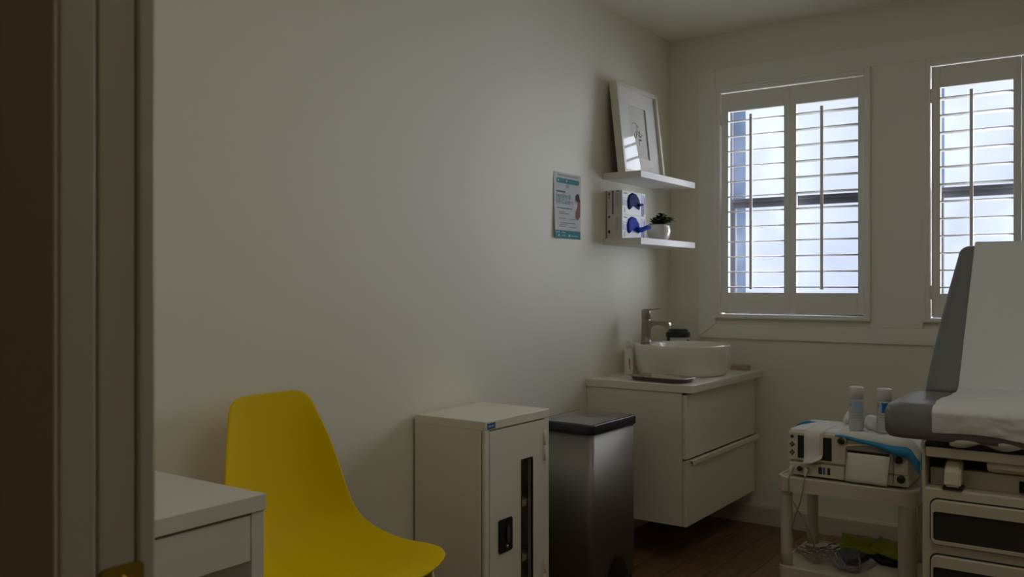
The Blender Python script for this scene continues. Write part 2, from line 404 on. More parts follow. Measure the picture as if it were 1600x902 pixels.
# ------------------------------------------------------------------ shutters
shutter_text = [
 'white louvred shutter panel nearest the picture shelf, the left half of the left window',
 'white louvred shutter panel in the right half of the window above the sink corner',
 'white louvred shutter panel rising behind the exam table back, with its tilt rod showing',
 'white louvred shutter panel at the right edge, mostly hidden behind the papered table back']
def shutter(x0, x1, ox0, ox1, label, hinge_left, tilt):
    t = thing('louvred_shutter', ((x0+x1)/2, YB, PZ0), label, 'shutter', group='white shutter panels in the windows')
    y0, y1 = YB-.012, YB+.016
    oz0, oz1 = 1.115, 2.003
    b = B(); b.box((x0,y0,PZ0),(ox0,y1,PZ1),'shutter_paint',bev=.002); b.done('stile', t)
    b = B(); b.box((ox1,y0,PZ0),(x1,y1,PZ1),'shutter_paint',bev=.002); b.done('stile', t)
    b = B(); b.box((ox0,y0,oz1),(ox1,y1,PZ1),'shutter_paint',bev=.002); b.done('rail', t)
    b = B(); b.box((ox0,y0,PZ0),(ox1,y1,oz0),'shutter_paint',bev=.002); b.done('rail', t)
    n = 12; pitch = (oz1-oz0)/n
    yc = YB+.002
    for k in range(n):
        z = oz0 + pitch*(k+.36)
        b = B(); prof = []
        for j in range(16):
            a = 2*math.pi*j/16; prof.append((.031*math.cos(a), .0036*math.sin(a)))
        ca, sa = math.cos(R(tilt)), math.sin(R(tilt))
        prof = [(yc+u*ca-v*sa, z+u*sa+v*ca) for u, v in prof]
        b.prism(prof,0,ox0+.001,ox1-.001,'shutter_paint',smooth=True)
        b.done('louver', t)
    xm = (ox0+ox1)/2-.014
    b = B(); b.box((xm-.0065,YB-.043,oz0+.016),(xm+.0065,YB-.031,oz1-.026),'shutter_paint',bev=.002); b.done('tilt_rod', t)
    hx = x0 if hinge_left else x1
    for z in (1.12, 1.97):
        b = B(); b.cyl((hx,y0-.002,z-.03),(hx,y0-.002,z+.03),.0035,'trim_paint',n=12); b.box((hx-.012,y0-.002,z-.028),(hx+.012,y0,z+.028),'trim_paint'); b.done('hinge', t)
    return t
k = 0
for (wx0, wx1) in wins:
    d = wx0-.245
    shutter((.2765 if d == 0 else .2776+d),.6155+d,.313+d,.588+d,shutter_text[k],True,4 if k == 0 else -2); k += 1
    shutter(.6175+d,.9525+d,.646+d,.925+d,shutter_text[k],False,-2); k += 1

# ------------------------------------------------------------------ desk
DX1, DY0, DY1, DZ = .571, .462, 1.134, .750
t = thing('writing_desk', (.32,.8,0), 'white laminate desk in front of the yellow chair, by the door frame', 'desk')
b = B(); b.box((.072,DY0,DZ-.031),(DX1,DY1,DZ),'white_laminate',bev=.0015); b.done('desk_top', t)
b = B(); b.box((.082,DY1-.030,0),(DX1-.006,DY1-.001,DZ-.031),'white_laminate',bev=.001); b.done('leg_panel', t)
b = B(); b.box((.082,DY0+.001,0),(DX1-.006,DY0+.03,DZ-.031),'white_laminate',bev=.001); b.done('leg_panel', t)
b = B(); b.box((.09,DY0+.03,.45),(.105,DY1-.03,DZ-.031),'white_laminate'); b.done('back_panel', t)
b = B(); b.box((DX1-.024,DY0+.034,.626),(DX1-.007,DY1-.032,.713),'white_laminate',bev=.001)
dr = b.done('drawer', t)
b = B(); b.box((.14,DY0+.045,.634),(DX1-.024,DY1-.045,.68),'white_laminate'); b.done('drawer_box', dr)

# ------------------------------------------------------------------ yellow chair
CHX, CHY, CHR = .288, 1.556, R(4)
t = thing('shell_chair', (CHX,CHY,0), 'yellow moulded shell chair against the long wall between desk and metal cabinet', 'chair', rz=CHR)
prof = [  # local forward x, z, half width, wrap (edges forward/up), from the top of the back to the front of the seat
 (-.206,.869,.085,.001),(-.206,.866,.110,.003),(-.205,.855,.132,.008),(-.203,.836,.147,.014),(-.200,.80,.158,.022),(-.193,.74,.180,.034),(-.184,.67,.199,.040),
 (-.172,.60,.213,.044),(-.155,.535,.224,.046),(-.125,.485,.232,.046),(-.075,.452,.240,.042),(-.01,.436,.246,.036),(.06,.432,.250,.028),
 (.13,.441,.256,.020),(.18,.448,.248,.012),(.212,.446,.222,.006),(.230,.440,.170,.003),(.237,.436,.10,.001)]
G = []
NW = 20
for i, (x, z, w, wr) in enumerate(prof):
    row = []
    a = prof[max(i-1,0)]; c = prof[min(i+1,len(prof)-1)]
    tx, tz = c[0]-a[0], c[1]-a[1]; L = math.hypot(tx,tz); nx, nz = -tz/L, tx/L    # normal towards the sitter
    for j in range(NW+1):
        u = -1+2*j/NW
        k_ = wr*(abs(u)**2.4)
        row.append((x+nx*k_, w*u, z+nz*k_))
    G.append(row)
b = B(); b.grid(G,'chair_yellow'); b.done('seat_shell', t, world=False, solid=.007, subsurf=2)
for sx, sy in ((.20,.232),(.20,-.232),(-.13,.19),(-.13,-.19)):
    b = B(); b.cyl((sx*.80,sy*.87,.425),(sx*1.25,sy*1.08,0),.0135,'chair_leg_yellow',r1=.009,n=16); b.done('leg', t, world=False)
b = B()
b.tube([(.16,.20,.415),(0,.02,.405),(-.105,-.165,.415)],.009,'chair_leg_yellow'); b.tube([(.16,-.20,.415),(0,-.02,.405),(-.105,.165,.415)],.009,'chair_leg_yellow')
b.cyl((0,0,.398),(0,0,.428),.06,'chair_leg_yellow'); b.done('under_frame', t, world=False)

# ------------------------------------------------------------------ metal cabinet
KX, K0, K1, KZ = .300, 2.205, 2.572, .728
KB = .012
t = thing('metal_cabinet', (KX/2,(K0+K1)/2,0), 'white steel medicine cabinet with a narrow glass slot in its door', 'cabinet')
b = B()
b.box((KB,K0,.03),(KX-.012,K0+.006,KZ-.02),'cabinet_paint'); b.box((KB,K1-.006,.03),(KX-.012,K1,KZ-.02),'cabinet_paint')
b.box((KB,K0+.006,.03),(KB+.006,K1-.006,KZ-.02),'cabinet_paint'); b.box((KB+.006,K0+.006,.03),(KX-.012,K1-.006,.06),'cabinet_paint')
b.box((KX-.016,K0,.03),(KX-.001,K0+.022,KZ-.02),'cabinet_paint',bev=.001); b.box((KX-.016,K1-.028,.03),(KX-.001,K1,KZ-.02),'cabinet_paint',bev=.001)
b.box((KX-.016,K0+.022,.03),(KX-.001,K1-.028,.06),'cabinet_paint')
b.done('body', t)
b = B(); b.box((KB,K0-.001,KZ-.03),(KX,K1+.001,KZ),'cabinet_paint',bev=.003); tp = b.done('top', t)
b = B(); b.box((KX,K0+.010,KZ-.026),(KX+.001,K0+.052,KZ-.007),'label_blue')
for i in range(4): b.box((KX+.001,K0+.016+i*.0075,KZ-.019),(KX+.0013,K0+.0215+i*.0075,KZ-.0145),'label_text')
plabel(b.done('name_label', t), 'small blue maker label')
b = B(); b.box((KB+.01,K0+.01,0),(KX-.03,K1-.01,.03),'cabinet_dark'); b.done('plinth', t)
for z in (.418,.234):
    b = B(); b.box((KB+.01,K0+.008,z-.008),(KX-.03,K1-.008,z+.012),'cabinet_paint'); b.done('shelf', t)
# door with slot
d0, d1, dz0, dz1 = K0+.024, K1-.030, .064, KZ-.034
sl0, sl1, sz0, sz1 = K0+.196, K0+.266, .13, .580
b = B(); dxa, dxb = KX-.018, KX
b.box((dxa,d0,dz0),(dxb,sl0,dz1),'cabinet_paint'); b.box((dxa,sl1,dz0),(dxb,d1,dz1),'cabinet_paint')
b.box((dxa,sl0,sz1),(dxb,sl1,dz1),'cabinet_paint'); b.box((dxa,sl0,dz0),(dxb,sl1,sz0),'cabinet_paint')
door = b.done('door', t)
b = B()
ring = rrect(sl0,sl1,sz0,sz1,.012); ring2 = rrect(sl0+.004,sl1-.004,sz0+.004,sz1-.004,.009)
n = len(ring)
b.rings([[(KX+.0005,u,v) for u,v in ring],[(KX+.0015,u,v) for u,v in ring],[(KX+.0015,u,v) for u,v in ring2],[(KX-.004,u,v) for u,v in ring2]],'black_plastic',smooth=False,cap0=False,cap1=False)
b.done('window_gasket', door)
b = B(); b.box((KX-.008,sl0,sz0),(KX-.005,sl1,sz1),'door_glass'); b.done('glass_slot', door)
b = B()
b.prism(rrect(K0+.068,K0+.142,.300,.407,.008),0,KX,KX+.006,'black_plastic',bev=.002)
lk = plabel(b.done('lock_plate', door), 'black lock plate')
b = B(); b.prism([(K0+.100,.335),(K0+.110,.332),(K0+.114,.36),(K0+.112,.385),(K0+.102,.388),(K0+.098,.36)],0,KX+.006,KX+.016,'tray_steel',bev=.002); b.cyl((KX+.006,K0+.105,.318),(KX+.012,K0+.105,.318),.006,'chrome',n=16)
plabel(b.done('turn_handle', lk), 'chrome turn handle')
for z0, z1 in ((.556,.655),(.12,.22)):
    b = B(); zc = (z0+z1)/2
    b.cyl((KX+.002,K1-.031,z0),(KX+.002,K1-.031,zc-.001),.0042,'cabinet_paint',n=12); b.cyl((KX+.002,K1-.031,zc+.001),(KX+.002,K1-.031,z1),.0042,'cabinet_paint',n=12)
    b.box((KX-.001,K1-.031,z0),(KX+.0008,K1-.017,z1),'cabinet_paint'); b.done('hinge', door)

# ------------------------------------------------------------------ step bin
BX0, BX1, BY0, BY1 = .105, .352, 2.775, 3.118
t = thing('step_bin', ((BX0+BX1)/2,(BY0+BY1)/2,0), 'brushed steel pedal bin with black lid rim between metal cabinet and sink unit', 'bin')
b = B(); b.box((BX0,BY0,.035),(BX1,BY1,.612),'steel',vert_bev=.022)
b.done('body', t)
b = B(); b.box((BX0+.005,BY0+.005,0),(BX1-.003,BY1-.005,.035),'black_plastic',vert_bev=.022); b.done('base', t)
b = B(); b.box((BX0-.006,BY0-.006,.612),(BX1+.006,BY1+.006,.646),'black_plastic',vert_bev=.024,bev=.004)
lid = b.done('lid', t)
b = B(); G = []
for i in range(9):
    u = i/8; row = []
    for j in range(9):
        v = j/8
        x = BX0+.004+(BX1-BX0-.012)*u; y = BY0+.006+(BY1-BY0-.012)*v
        row.append((x,y,.6465+.007*(1-(2*u-1)**4)*(1-(2*v-1)**2*.8)))
    G.append(row)
b.grid(G,'lid_steel'); plabel(b.done('lid_plate', lid), 'glossy dark lid plate')
b = B(); pc = (BY0+BY1)/2+.02
arch = [(pc-.085,.0)]+[(pc-.085+.17*(i/10)+0, .03+.10*math.sin(math.pi*i/10)**.7) for i in range(11)]+[(pc+.085,.0)]
b.prism(arch,0,BX1-.001,BX1+.004,'black_plastic'); b.done('pedal_recess', t)
b = B()
G = [[(BX1+.004+.045*w*math.cos(0)*(1-(abs(2*v-1))**3*.5), pc-.075+.15*v, .028+.006*(1-w)) for w in (0,.25,.5,.75,1)] for v in [i/12 for i in range(13)]]
b.grid(G,'chrome'); plabel(b.done('pedal', t, solid=.006), 'steel foot pedal')

# ------------------------------------------------------------------ sink unit
VX, V0, V1, VZ0, VZ1 = .465, 3.342, 4.140, .171, .714
t = thing('vanity_unit', (VX/2,(V0+V1)/2,VZ0), 'glossy cream wall hung sink unit with two drawers beside the bin', 'cabinet')
b = B(); b.box((.001,V0,VZ0),(VX-.019,V1,VZ1),'white_gloss',bev=.001); b.done('carcass', t)
for z0, z1, hz in ((VZ0,.4385,True),(.4445,VZ1-.008,False)):
    b = B(); b.box((VX-.0165,V0,z0),(VX,V1-.006,z1),'white_gloss',bev=.0012); dr = b.done('drawer', t)
    if hz:
        b = B(); b.prism([(VX-.010,z1),(VX+.016,z1),(VX+.018,z1-.002),(VX+.018,z1-.017),(VX+.014,z1-.017),(VX+.013,z1-.006),(VX-.010,z1-.001)],1,V0+.035,V1+.004,'white_solid'); plabel(b.done('edge_pull', dr),'pale edge pull')
b = B(); b.box((VX-.0195,V0+.004,.436),(VX-.0182,V1-.01,.447),'black_gap'); b.box((VX-.0195,V0+.004,VZ1-.013),(VX-.0182,V1-.008,VZ1-.001),'black_gap'); b.done('shadow_gap', t)
CTZ = .747
b = B(); b.box((.0,3.334,VZ1),(.497,4.150,CTZ),'white_solid',bev=.003); tag(b.done('countertop'),'cream slab counter under the round basin','countertop')

# basin
SX, SY, SR = .252, 3.772, .217
t = thing('vessel_sink', (SX,SY,CTZ), 'round white ceramic basin standing on the counter', 'sink')
b = B(); N = 64
def ell(cx, cy, rx, ry, z): return [(cx+rx*math.cos(2*math.pi*k/N), cy+ry*math.sin(2*math.pi*k/N), z) for k in range(N)]
zt = .884
outer = [ell(SX,SY,.185,.185,CTZ), ell(SX,SY,.192,.192,CTZ+.001), ell(SX,SY,.200,.200,CTZ+.007), ell(SX,SY,.207,.207,CTZ+.02), ell(SX,SY,.2125,.2125,CTZ+.055), ell(SX,SY,.216,.216,CTZ+.10),
         ell(SX,SY,SR,SR,zt-.006), ell(SX,SY,SR-.002,SR-.002,zt-.001), ell(SX,SY,SR-.006,SR-.006,zt)]
cxi = SX+.030
inner = [ell(cxi,SY,.170,.196,zt-.001), ell(cxi,SY,.165,.190,zt-.006), ell(cxi,SY,.155,.180,zt-.04), ell(cxi,SY,.13,.15,zt-.085), ell(cxi,SY,.08,.09,zt-.105), ell(cxi,SY,.022,.022,zt-.110)]
b.rings(outer+inner,'ceramic'); b.done('bowl', t)
b = B(); b.lathe([(.021,.0),(.021,.003),(.012,.004),(.004,.005)],(cxi,SY,zt-.110),'chrome',n=24); b.done('drain', t)
# tap
TX, TY = .095, 3.725
t = thing('basin_tap', (TX,TY,zt), 'grey metal mixer tap rising from the basin rim', 'tap')
b = B(); tw = .0215
b.lathe([(.027,0),(.027,.004),(.0245,.006),(.0225,.03),(.0205,.10),(.0205,.108)],(TX,TY,zt),'chrome',n=32)
b.done('column', t)
b = B(); b.lathe([(.0205,.110),(.0212,.112),(.0212,.150),(.019,.154)],(TX,TY,zt),'chrome',n=32)
b.prism([(TX+.0,zt+.150),(TX+.03,zt+.1515),(TX+.075,zt+.158),(TX+.076,zt+.1605),(TX+.03,zt+.1575),(TX-.015,zt+.1565)],1,TY-.010,TY+.010,'chrome',bev=.001)
b.done('lever_handle', t)
b = B()
b.prism([(TX+.012,zt+.105),(TX+.095,zt+.100),(TX+.118,zt+.096),(TX+.124,zt+.086),(TX+.118,zt+.074),(TX+.098,zt+.076),(TX+.090,zt+.084),(TX+.045,zt+.086),(TX+.025,zt+.073),(TX+.014,zt+.05)],1,TY-.014,TY+.014,'chrome',bev=.003)
sp = b.done('spout', t)
b = B(); b.cyl((TX+.108,TY,zt+.078),(TX+.108,TY,zt+.069),.011,'chrome',r1=.0105); b.done('aerator', sp)

# tray on the counter
t_ = B(); L_, W_, H_ = .275, .150, .019
def rr(lx, ly, r, z): return [(u,v,z) for u,v in rrect(-lx/2,lx/2,-ly/2,ly/2,r,8)]
t_.rings([rr(L_-.045,W_-.045,.03,.0), rr(L_-.025,W_-.025,.035,.004), rr(L_-.012,W_-.012,.038,H_-.002), rr(L_+.004,W_+.004,.042,H_-.001), rr(L_+.004,W_+.004,.042,H_+.001),
          rr(L_-.014,W_-.014,.037,H_), rr(L_-.028,W_-.028,.034,.006), rr(L_-.048,W_-.048,.028,.002)],'tray_steel')
M_ = Matrix.Translation((.312,3.438,CTZ)) @ Matrix.Rotation(R(-9),4,'Z')
tr = t_.done('instrument_tray'); tr.matrix_world = M_; tr.location = M_.translation; tr.rotation_euler = (0,0,R(-9))
tag(tr,'shallow stainless steel tray lying in front of the basin','tray')
# white squeeze bottle by the wall
t = thing('squeeze_bottle', (.070,3.602,CTZ), 'slim white bottle with a red mark standing by the wall', 'bottle')
b = B(); b.lathe([(.021,0),(.0235,.003),(.0235,.075),(.021,.105),(.017,.118)],(.070,3.602,CTZ),'tube_white',n=28,sx=.8); b.done('body', t)
b = B(); b.lathe([(.0165,.118),(.0165,.146),(.0145,.151)],(.070,3.602,CTZ),'tube_white',n=28,sx=.85); b.done('cap', t)
b = B(); Gp = []
for i in range(7):
    v = i/6; Gp.append([(.070+.0194*math.cos(a), 3.602+.0242*math.sin(a), CTZ+.072-.05*v) for a in [R(-62+18*v+ (j*5)*(1-.5*v)) for j in range(4)]])
b.grid(Gp,'tube_red'); plabel(b.done('printed_mark', t),'red printed stroke')
# canister behind the tap
t = thing('lidded_canister', (.112,4.04,CTZ), 'white canister with a black lid in the corner behind the tap', 'container')
b = B(); c = (.112,4.04,CTZ)
b.lathe([(.050,0),(.052,.003),(.054,.150)],c,'device_white',n=36); b.done('body', t)
b = B(); b.lathe([(.0585,.150),(.0592,.152),(.0592,.170),(.057,.174),(.050,.175),(.047,.186),(.043,.188)],c,'black_plastic',n=36); b.done('lid', t)
for s_ in (-1,1):
    b = B(); a0 = math.atan2(-(4.04-0), (CX-.112)) + s_*R(62)
    Gp = [[(c[0]+.0555*math.cos(a0+R(q)), c[1]+.0555*math.sin(a0+R(q)), CTZ+z) for q in range(-16,17,4)] for z in (.128 if s_ < 0 else .130, .150 if s_ < 0 else .138)]
    b.grid(Gp,'black_plastic'); b.done('clip', t)
# tan soap bars
b = B(); M = Matrix.Translation((.408,4.095,CTZ)) @ Matrix.Rotation(R(4),4,'Z')
b.box((-.042,-.025,0),(.042,.025,.011),'tan_soap',bev=.003,M=M); b.box((-.040,-.026,.0115),(.044,.024,.022),'tan_soap',bev=.003,M=M)
tag(b.done('tan_pack'),'small flat tan pack lying behind the basin on the far counter end','pack')

# ------------------------------------------------------------------ wall shelves and what stands on them
ZU, ZL = 1.653, 1.360
for z, lb in ((ZU,'white floating shelf carrying the framed picture'),(ZL,'white floating shelf carrying the glove boxes and plant pot')):
    b = B(); b.box((0,3.488,z-.029),(.188,4.072,z),'shelf_white',bev=.0015)
    tag(b.done('wall_shelf'), lb, 'shelf', 'white floating shelves on the long wall')

# picture
PY0, PY1 = 3.512, 3.925
th = math.atan2(.048, .43)
root = thing('framed_picture', (.062,(PY0+PY1)/2,ZU), 'white framed line drawing leaning on the wall above the upper shelf', 'picture')
M = Matrix.Translation((.100,(PY0+PY1)/2,ZU+.002)) @ Matrix.Rotation(-th,4,'Y')
hw, Hh, D = (PY1-PY0)/2, .415, .038; bw = .018
def pb(a, c, m, name, parent, bev=.0):
    q = B(); q.box(a, c, m, bev=bev, M=M); return q.done(name, parent)
b = B()
for a, c in (((-D,-hw,0),(0,-hw+bw,Hh)),((-D,hw-bw,0),(0,hw,Hh)),((-D,-hw+bw,0),(0,hw-bw,bw)),((-D,-hw+bw,Hh-bw),(0,hw-bw,Hh))): b.box(a, c, 'frame_white', bev=.0012, M=M)
fr = b.done('frame', root)
pb((-D+.004,-hw+bw,bw),(-D+.008,hw-bw,Hh-bw),'frame_back','backing_board',root)
b = B(); mw = .105; wu, wv = .088, .120; cz = Hh/2
for a, c in (((-.017,-hw+bw,bw),(-.014,-wu,Hh-bw)),((-.017,wu,bw),(-.014,hw-bw,Hh-bw)),((-.017,-wu,bw),(-.014,wu,cz-wv)),((-.017,-wu,cz+wv),(-.014,wu,Hh-bw))): b.box(a, c, 'mat_board', M=M)
b.done('mount_board', root)
b = B(); b.box((-.022,-wu-.005,cz-wv-.005),(-.020,wu+.005,cz+wv+.005),'art_paper',M=M)
def ink(pts, r=.0011):
    P = [M @ Vector((-.0195, u, cz+v)) for u, v in pts]; b.tube(P, r, 'ink', n=6, res=8)
ink([(-.052,.038),(-.03,.045),(.0,.034),(.008,.028)]); ink([(-.008,.034),(-.012,.005),(-.028,-.026),(-.040,-.018),(-.028,-.002),(-.004,.006),(.02,.0)])
ink([(.018,.014),(.01,-.01),(-.002,-.004),(.012,.004),(.036,-.008),(.044,-.004)]); ink([(.0,-.058),(.003,-.04),(.004,-.03)])
ink([(.006,-.012),(.020,-.017),(.026,-.014),(.012,-.012)],.0022); ink([(.004,-.030),(.018,-.034),(.026,-.032),(.010,-.029)],.0022)
plabel(b.done('drawing', root),'thin ink line drawing')
pb((-.0125,-hw+bw-.002,bw-.002),(-.0105,hw-bw+.002,Hh-bw+.002),'picture_glass','glass',root)

# glove boxes
def glove_box(z0, label, glove, drop, dy):
    y0, y1, x1, hh = 3.512, 3.742, .084, .1075
    t = thing('glove_box', (x1/2,(y0+y1)/2,z0), label, 'glove box', group='glove boxes on the lower shelf')
    b = B(); x0 = .004
    b.box((x0,y0,z0),(x1,y1,z0+hh),'glovebox_white',bev=.0012)
    # printed end (towards the viewer): text strips
    e = y0-.0006
    b.poly([(x0+.002,e,z0+.002),(x1-.002,e,z0+.002),(x1-.002,e,z0+hh-.002),(x0+.002,e,z0+hh-.002)],'glovebox_side')
    e -= .0005
    def strip(u0,u1,v0,v1,m): b.poly([(x0+(x1-x0)*u0,e,z0+hh*v0),(x0+(x1-x0)*u1,e,z0+hh*v0),(x0+(x1-x0)*u1,e,z0+hh*v1),(x0+(x1-x0)*u0,e,z0+hh*v1)],m)
    if drop == 0: strip(.36,.46,.0,1,'glovebox_violet'); strip(.12,.24,.80,.92,'print_red'); strip(.14,.22,.66,.74,'print_red'); strip(.62,.80,.95,.99,'print_black')
    else: strip(.12,.24,.86,.95,'print_black'); strip(.12,.24,.22,.36,'print_black')
    for u in (.58,.66,.72,.84): strip(u,u+.025,.3+.1*random.random(),.9,'print_grey')
    strip(.0,.05,.0,1,'print_grey')
    # printed front
    e2 = x1+.0006
    def fr_(u0,u1,v0,v1,m,dv=0,k=0): b.poly([(e2+k,y0+(y1-y0)*u0,z0+hh*v0),(e2+k,y0+(y1-y0)*u1,z0+hh*(v0+dv)),(e2+k,y0+(y1-y0)*u1,z0+hh*(v1+dv)),(e2+k,y0+(y1-y0)*u0,z0+hh*v1)],m)
    fr_(.01,.60,.36,.62,'glovebox_shade'); fr_(.01,.75,.66,.70,'glovebox_shade'); fr_(.80,.90,.02,.55,'glovebox_violet',k=.0003); fr_(.78,.97,.55,.92,'glovebox_shade',k=.0003); fr_(.91,.94,.1,.8,'glovebox_violet',k=.0006)
    fr_(.05,.2,.86,.92,'print_grey'); fr_(.07,.09,.08,.3,'print_grey'); fr_(.11,.12,.08,.3,'print_grey')
    bx = b.done('carton', t)
    # opening with the glove bulging out
    cy, cz_ = y0+(y1-y0)*dy, z0+hh*.56
    b = B(); rad = .043
    out = []
    for k in range(25):
        a = R(-160+k*320/24+90); out.append((cy+rad*1.15*math.cos(a), cz_+rad*.86*math.sin(a)))
    sh = [(cy-.046,cz_-.026),(cy-.050,cz_+.002),(cy-.038,cz_+.028),(cy-.012,cz_+.040),(cy+.016,cz_+.036),(cy+.038,cz_+.016),(cy+.048,cz_-.010),(cy+.040,cz_-.030),(cy+.022,cz_-.024),(cy,cz_-.016),(cy-.02,cz_-.020),(cy-.036,cz_-.034)]
    sh = [(cy+(p-cy)*1.28, cz_+(q_-cz_)*1.06) for p, q_ in sh]
    nn = len(sh); mc = (sum(p[0] for p in sh)/nn, sum(p[1] for p in sh)/nn)
    rings = []
    for s_, dx in ((1.0,.0008),(.97,.004),(.82,.007),(.5,.008),(.2,.0065)):
        rings.append([(x1+dx+.0018*math.sin(k*2.4)*(s_<.95), mc[0]+(p[0]-mc[0])*s_, mc[1]+(p[1]-mc[1])*s_) for k, p in enumerate(sh)])
    b.rings(rings, glove, cap0=False)
    if drop:
        P = [(x1+.010,cy+.02,cz_-.018),(x1+.022,cy+.05,cz_-.014),(x1+.030,cy+.075,cz_-.004),(x1+.034,cy+.098,cz_-.002)]
        b.tube(P,(.012,.009),glove,n=12)
    else:
        b.tube([(x1+.008,cy+.03,cz_-.012),(x1+.012,cy+.05,cz_-.008),(x1+.013,cy+.066,cz_-.006)],(.008,.004),glove,n=10)
    plabel(b.done('glove', t), 'blue glove pulled through the opening')
    return t
glove_box(ZL,'lower glove box of the stack with a blue glove hanging out','glove_blue',1,.46)
glove_box(ZL+.1078,'upper glove box of the stack with a navy glove at its opening','glove_navy',0,.48)

# plant
PXc, PYc = .098, 3.852
t = thing('potted_plant', (PXc,PYc,ZL), 'small dark green plant in a round white pot beside the glove boxes', 'plant')
b = B(); b.lathe([(.034,0),(.040,.003),(.052,.022),(.0575,.045),(.055,.066),(.050,.077),(.047,.078),(.046,.070),(.02,.066)],(PXc,PYc,ZL),'pot_white',n=40); b.done('pot', t)
def leaf(b, p, d, L, W, m, droop=.3):
    d = Vector(d).normalized(); side = d.cross(Vector((0,0,1)));
    if side.length < .05: side = Vector((1,0,0))
    side.normalize(); up = side.cross(d); G = []
    for i in range(6):
        s_ = i/5; w = W*math.sin(math.pi*min(.98,.12+.86*s_))**.8; c_ = Vector(p)+d*L*s_+Vector((0,0,-droop*L*s_*s_))
        G.append([c_-side*w+up*w*.3, c_, c_+side*w+up*w*.3])
    b.grid(G,m)
b = B()
for k in range(58):
    a = random.uniform(0,2*math.pi); el = random.uniform(.15,1.2); r0 = random.uniform(0,.025)
    p = (PXc+r0*math.cos(a),PYc+r0*math.sin(a),ZL+.072)
    leaf(b,p,(math.cos(a)*math.cos(el),math.sin(a)*math.cos(el),math.sin(el)),random.uniform(.034,.062),random.uniform(.007,.012),'leaf_dark' if k%9 else 'leaf_light',.25)
for (dx,dy,hz) in ((.01,.005,.052),(.0,.050,.046),(.02,.072,.040),(.01,.090,.034),(-.01,.02,.045),(.03,-.02,.03)):
    b.tube([(PXc+dx*.2,PYc+dy*.2,ZL+.07),(PXc+dx*.8,PYc+dy*.8,ZL+.07+hz*.6),(PXc+dx,PYc+dy,ZL+.07+hz)],.0012,'leaf_dark',n=6)
    for k in range(13):
        a = k*2.4; leaf(b,(PXc+dx,PYc+dy,ZL+.066+hz+random.uniform(-.006,.004)),(math.cos(a),math.sin(a),random.uniform(-.1,.8)),random.uniform(.026,.038),.0085,'leaf_dark',.2)
for k in range(9):
    a = R(random.uniform(-150,-70)); leaf(b,(PXc,PYc-.03,ZL+.07),(math.cos(a)*.7,math.sin(a)*.9,1.0),.055,.0026,'leaf_dark',.1)
leaf(b,(PXc+.035,PYc-.015,ZL+.078),(.5,1,.1),.045,.009,'leaf_light',.1)
plabel(b.done('foliage', t),'dark green pointed leaves')

# ------------------------------------------------------------------ poster
b = B()
QY0, QY1, QZ0, QZ1 = 3.073, 3.291, 1.346, 1.620
def q(u, v, e=0.0):
    curl = .006*max(0,(.25-u)/.25)*(1-v)*1.2 + .001
    return (curl+e, QY0+(QY1-QY0)*u-(.004*(1-v)*u), QZ0+(QZ1-QZ0)*v)
G = [[q(i/8,j/10) for i in range(9)] for j in range(11)]
b.grid(G,'poster_paper',smooth=True)
def pq(pts, m, e=.0006): b.poly([q(u,v,e) for u,v in pts], m)
def bar(u0,u1,v0,v1,m,e=.0006,n=6):
    b.grid([[q(u0+(u1-u0)*i/n,v,e) for i in range(n+1)] for v in (v0,v1)],m)
def round_bar(u0,u1,v0,v1,m,e=.0006):
    r = (v1-v0)/2; k_ = r*(QZ1-QZ0)/(QY1-QY0)
    pts = [(u1-k_+k_*math.cos(a),(v0+v1)/2+r*math.sin(a)) for a in [R(-90+18*i) for i in range(11)]]+[(u0+k_+k_*math.cos(a),(v0+v1)/2+r*math.sin(a)) for a in [R(90+18*i) for i in range(11)]]
    pq(pts,m,e)
bar(.0,1,.0,.125,'poster_teal'); round_bar(.09,.93,.84,.915,'poster_teal')
bar(.44,.57,.775,.835,'poster_shape'); bar(.15,.9,.945,.975,'poster_shape')
def dot(u,v,r,m,e=.0012): pq([(u+r*math.cos(a)*1.25,v+r*math.sin(a)) for a in [R(30*i) for i in range(12)]],m,e)
for u in (.16,.46): dot(u,.88,.016,'poster_white')
for u in (.17,.57): dot(u,.048,.02,'poster_white')
bar(.21,.38,.874,.884,'poster_text',.0012); bar(.52,.82,.872,.880,'poster_text',.0012)
bar(.23,.44,.045,.051,'poster_white',.0012); bar(.62,.90,.045,.051,'poster_white',.0012); bar(.05,.42,.090,.098,'poster_white',.0012)
def PT(u, v): return Matrix(((0,0,1,q(u,v)[0]+.0008),(1,0,0,q(u,v)[1]),(0,1,0,q(u,v)[2]),(0,0,0,1)))
b.text('Fertility &',.030,PT(.06,.610),'poster_teal_text'); b.text('IVF Centre',.030,PT(.06,.525),'poster_teal_text')
bar(.08,.42,.70,.722,'poster_dark'); bar(.08,.68,.455,.470,'poster_teal_text')
for v,u0,u1 in ((.375,.18,.56),(.300,.18,.45),(.300,.58,.80),(.235,.24,.80),(.180,.18,.42),(.175,.58,.84),(.40,.18,.40),(.205,.2,.5)): bar(u0,u1,v,v+.010,'poster_text')
# woman in a rust dress seen from the side
pq([(.80,.66),(.835,.70),(.90,.715),(.94,.68),(.965,.62),(.985,.60),(.93,.585),(.86,.585),(.81,.605)],'poster_hair',.0008)
pq([(.79,.64),(.80,.605),(.86,.585),(.86,.56),(.80,.565),(.77,.60)],'poster_skin',.0009)
pq([(.88,.585),(.985,.600),(.985,.36),(.93,.32),(.86,.30),(.80,.34),(.80,.42),(.86,.50)],'poster_rust',.0007)
pq([(.76,.57),(.80,.575),(.87,.575),(.86,.51),(.82,.46),(.77,.48),(.75,.53)],'poster_white',.0009)
tag(b.done('wall_poster'),'pale paper poster with teal bands taped on the long wall','poster')

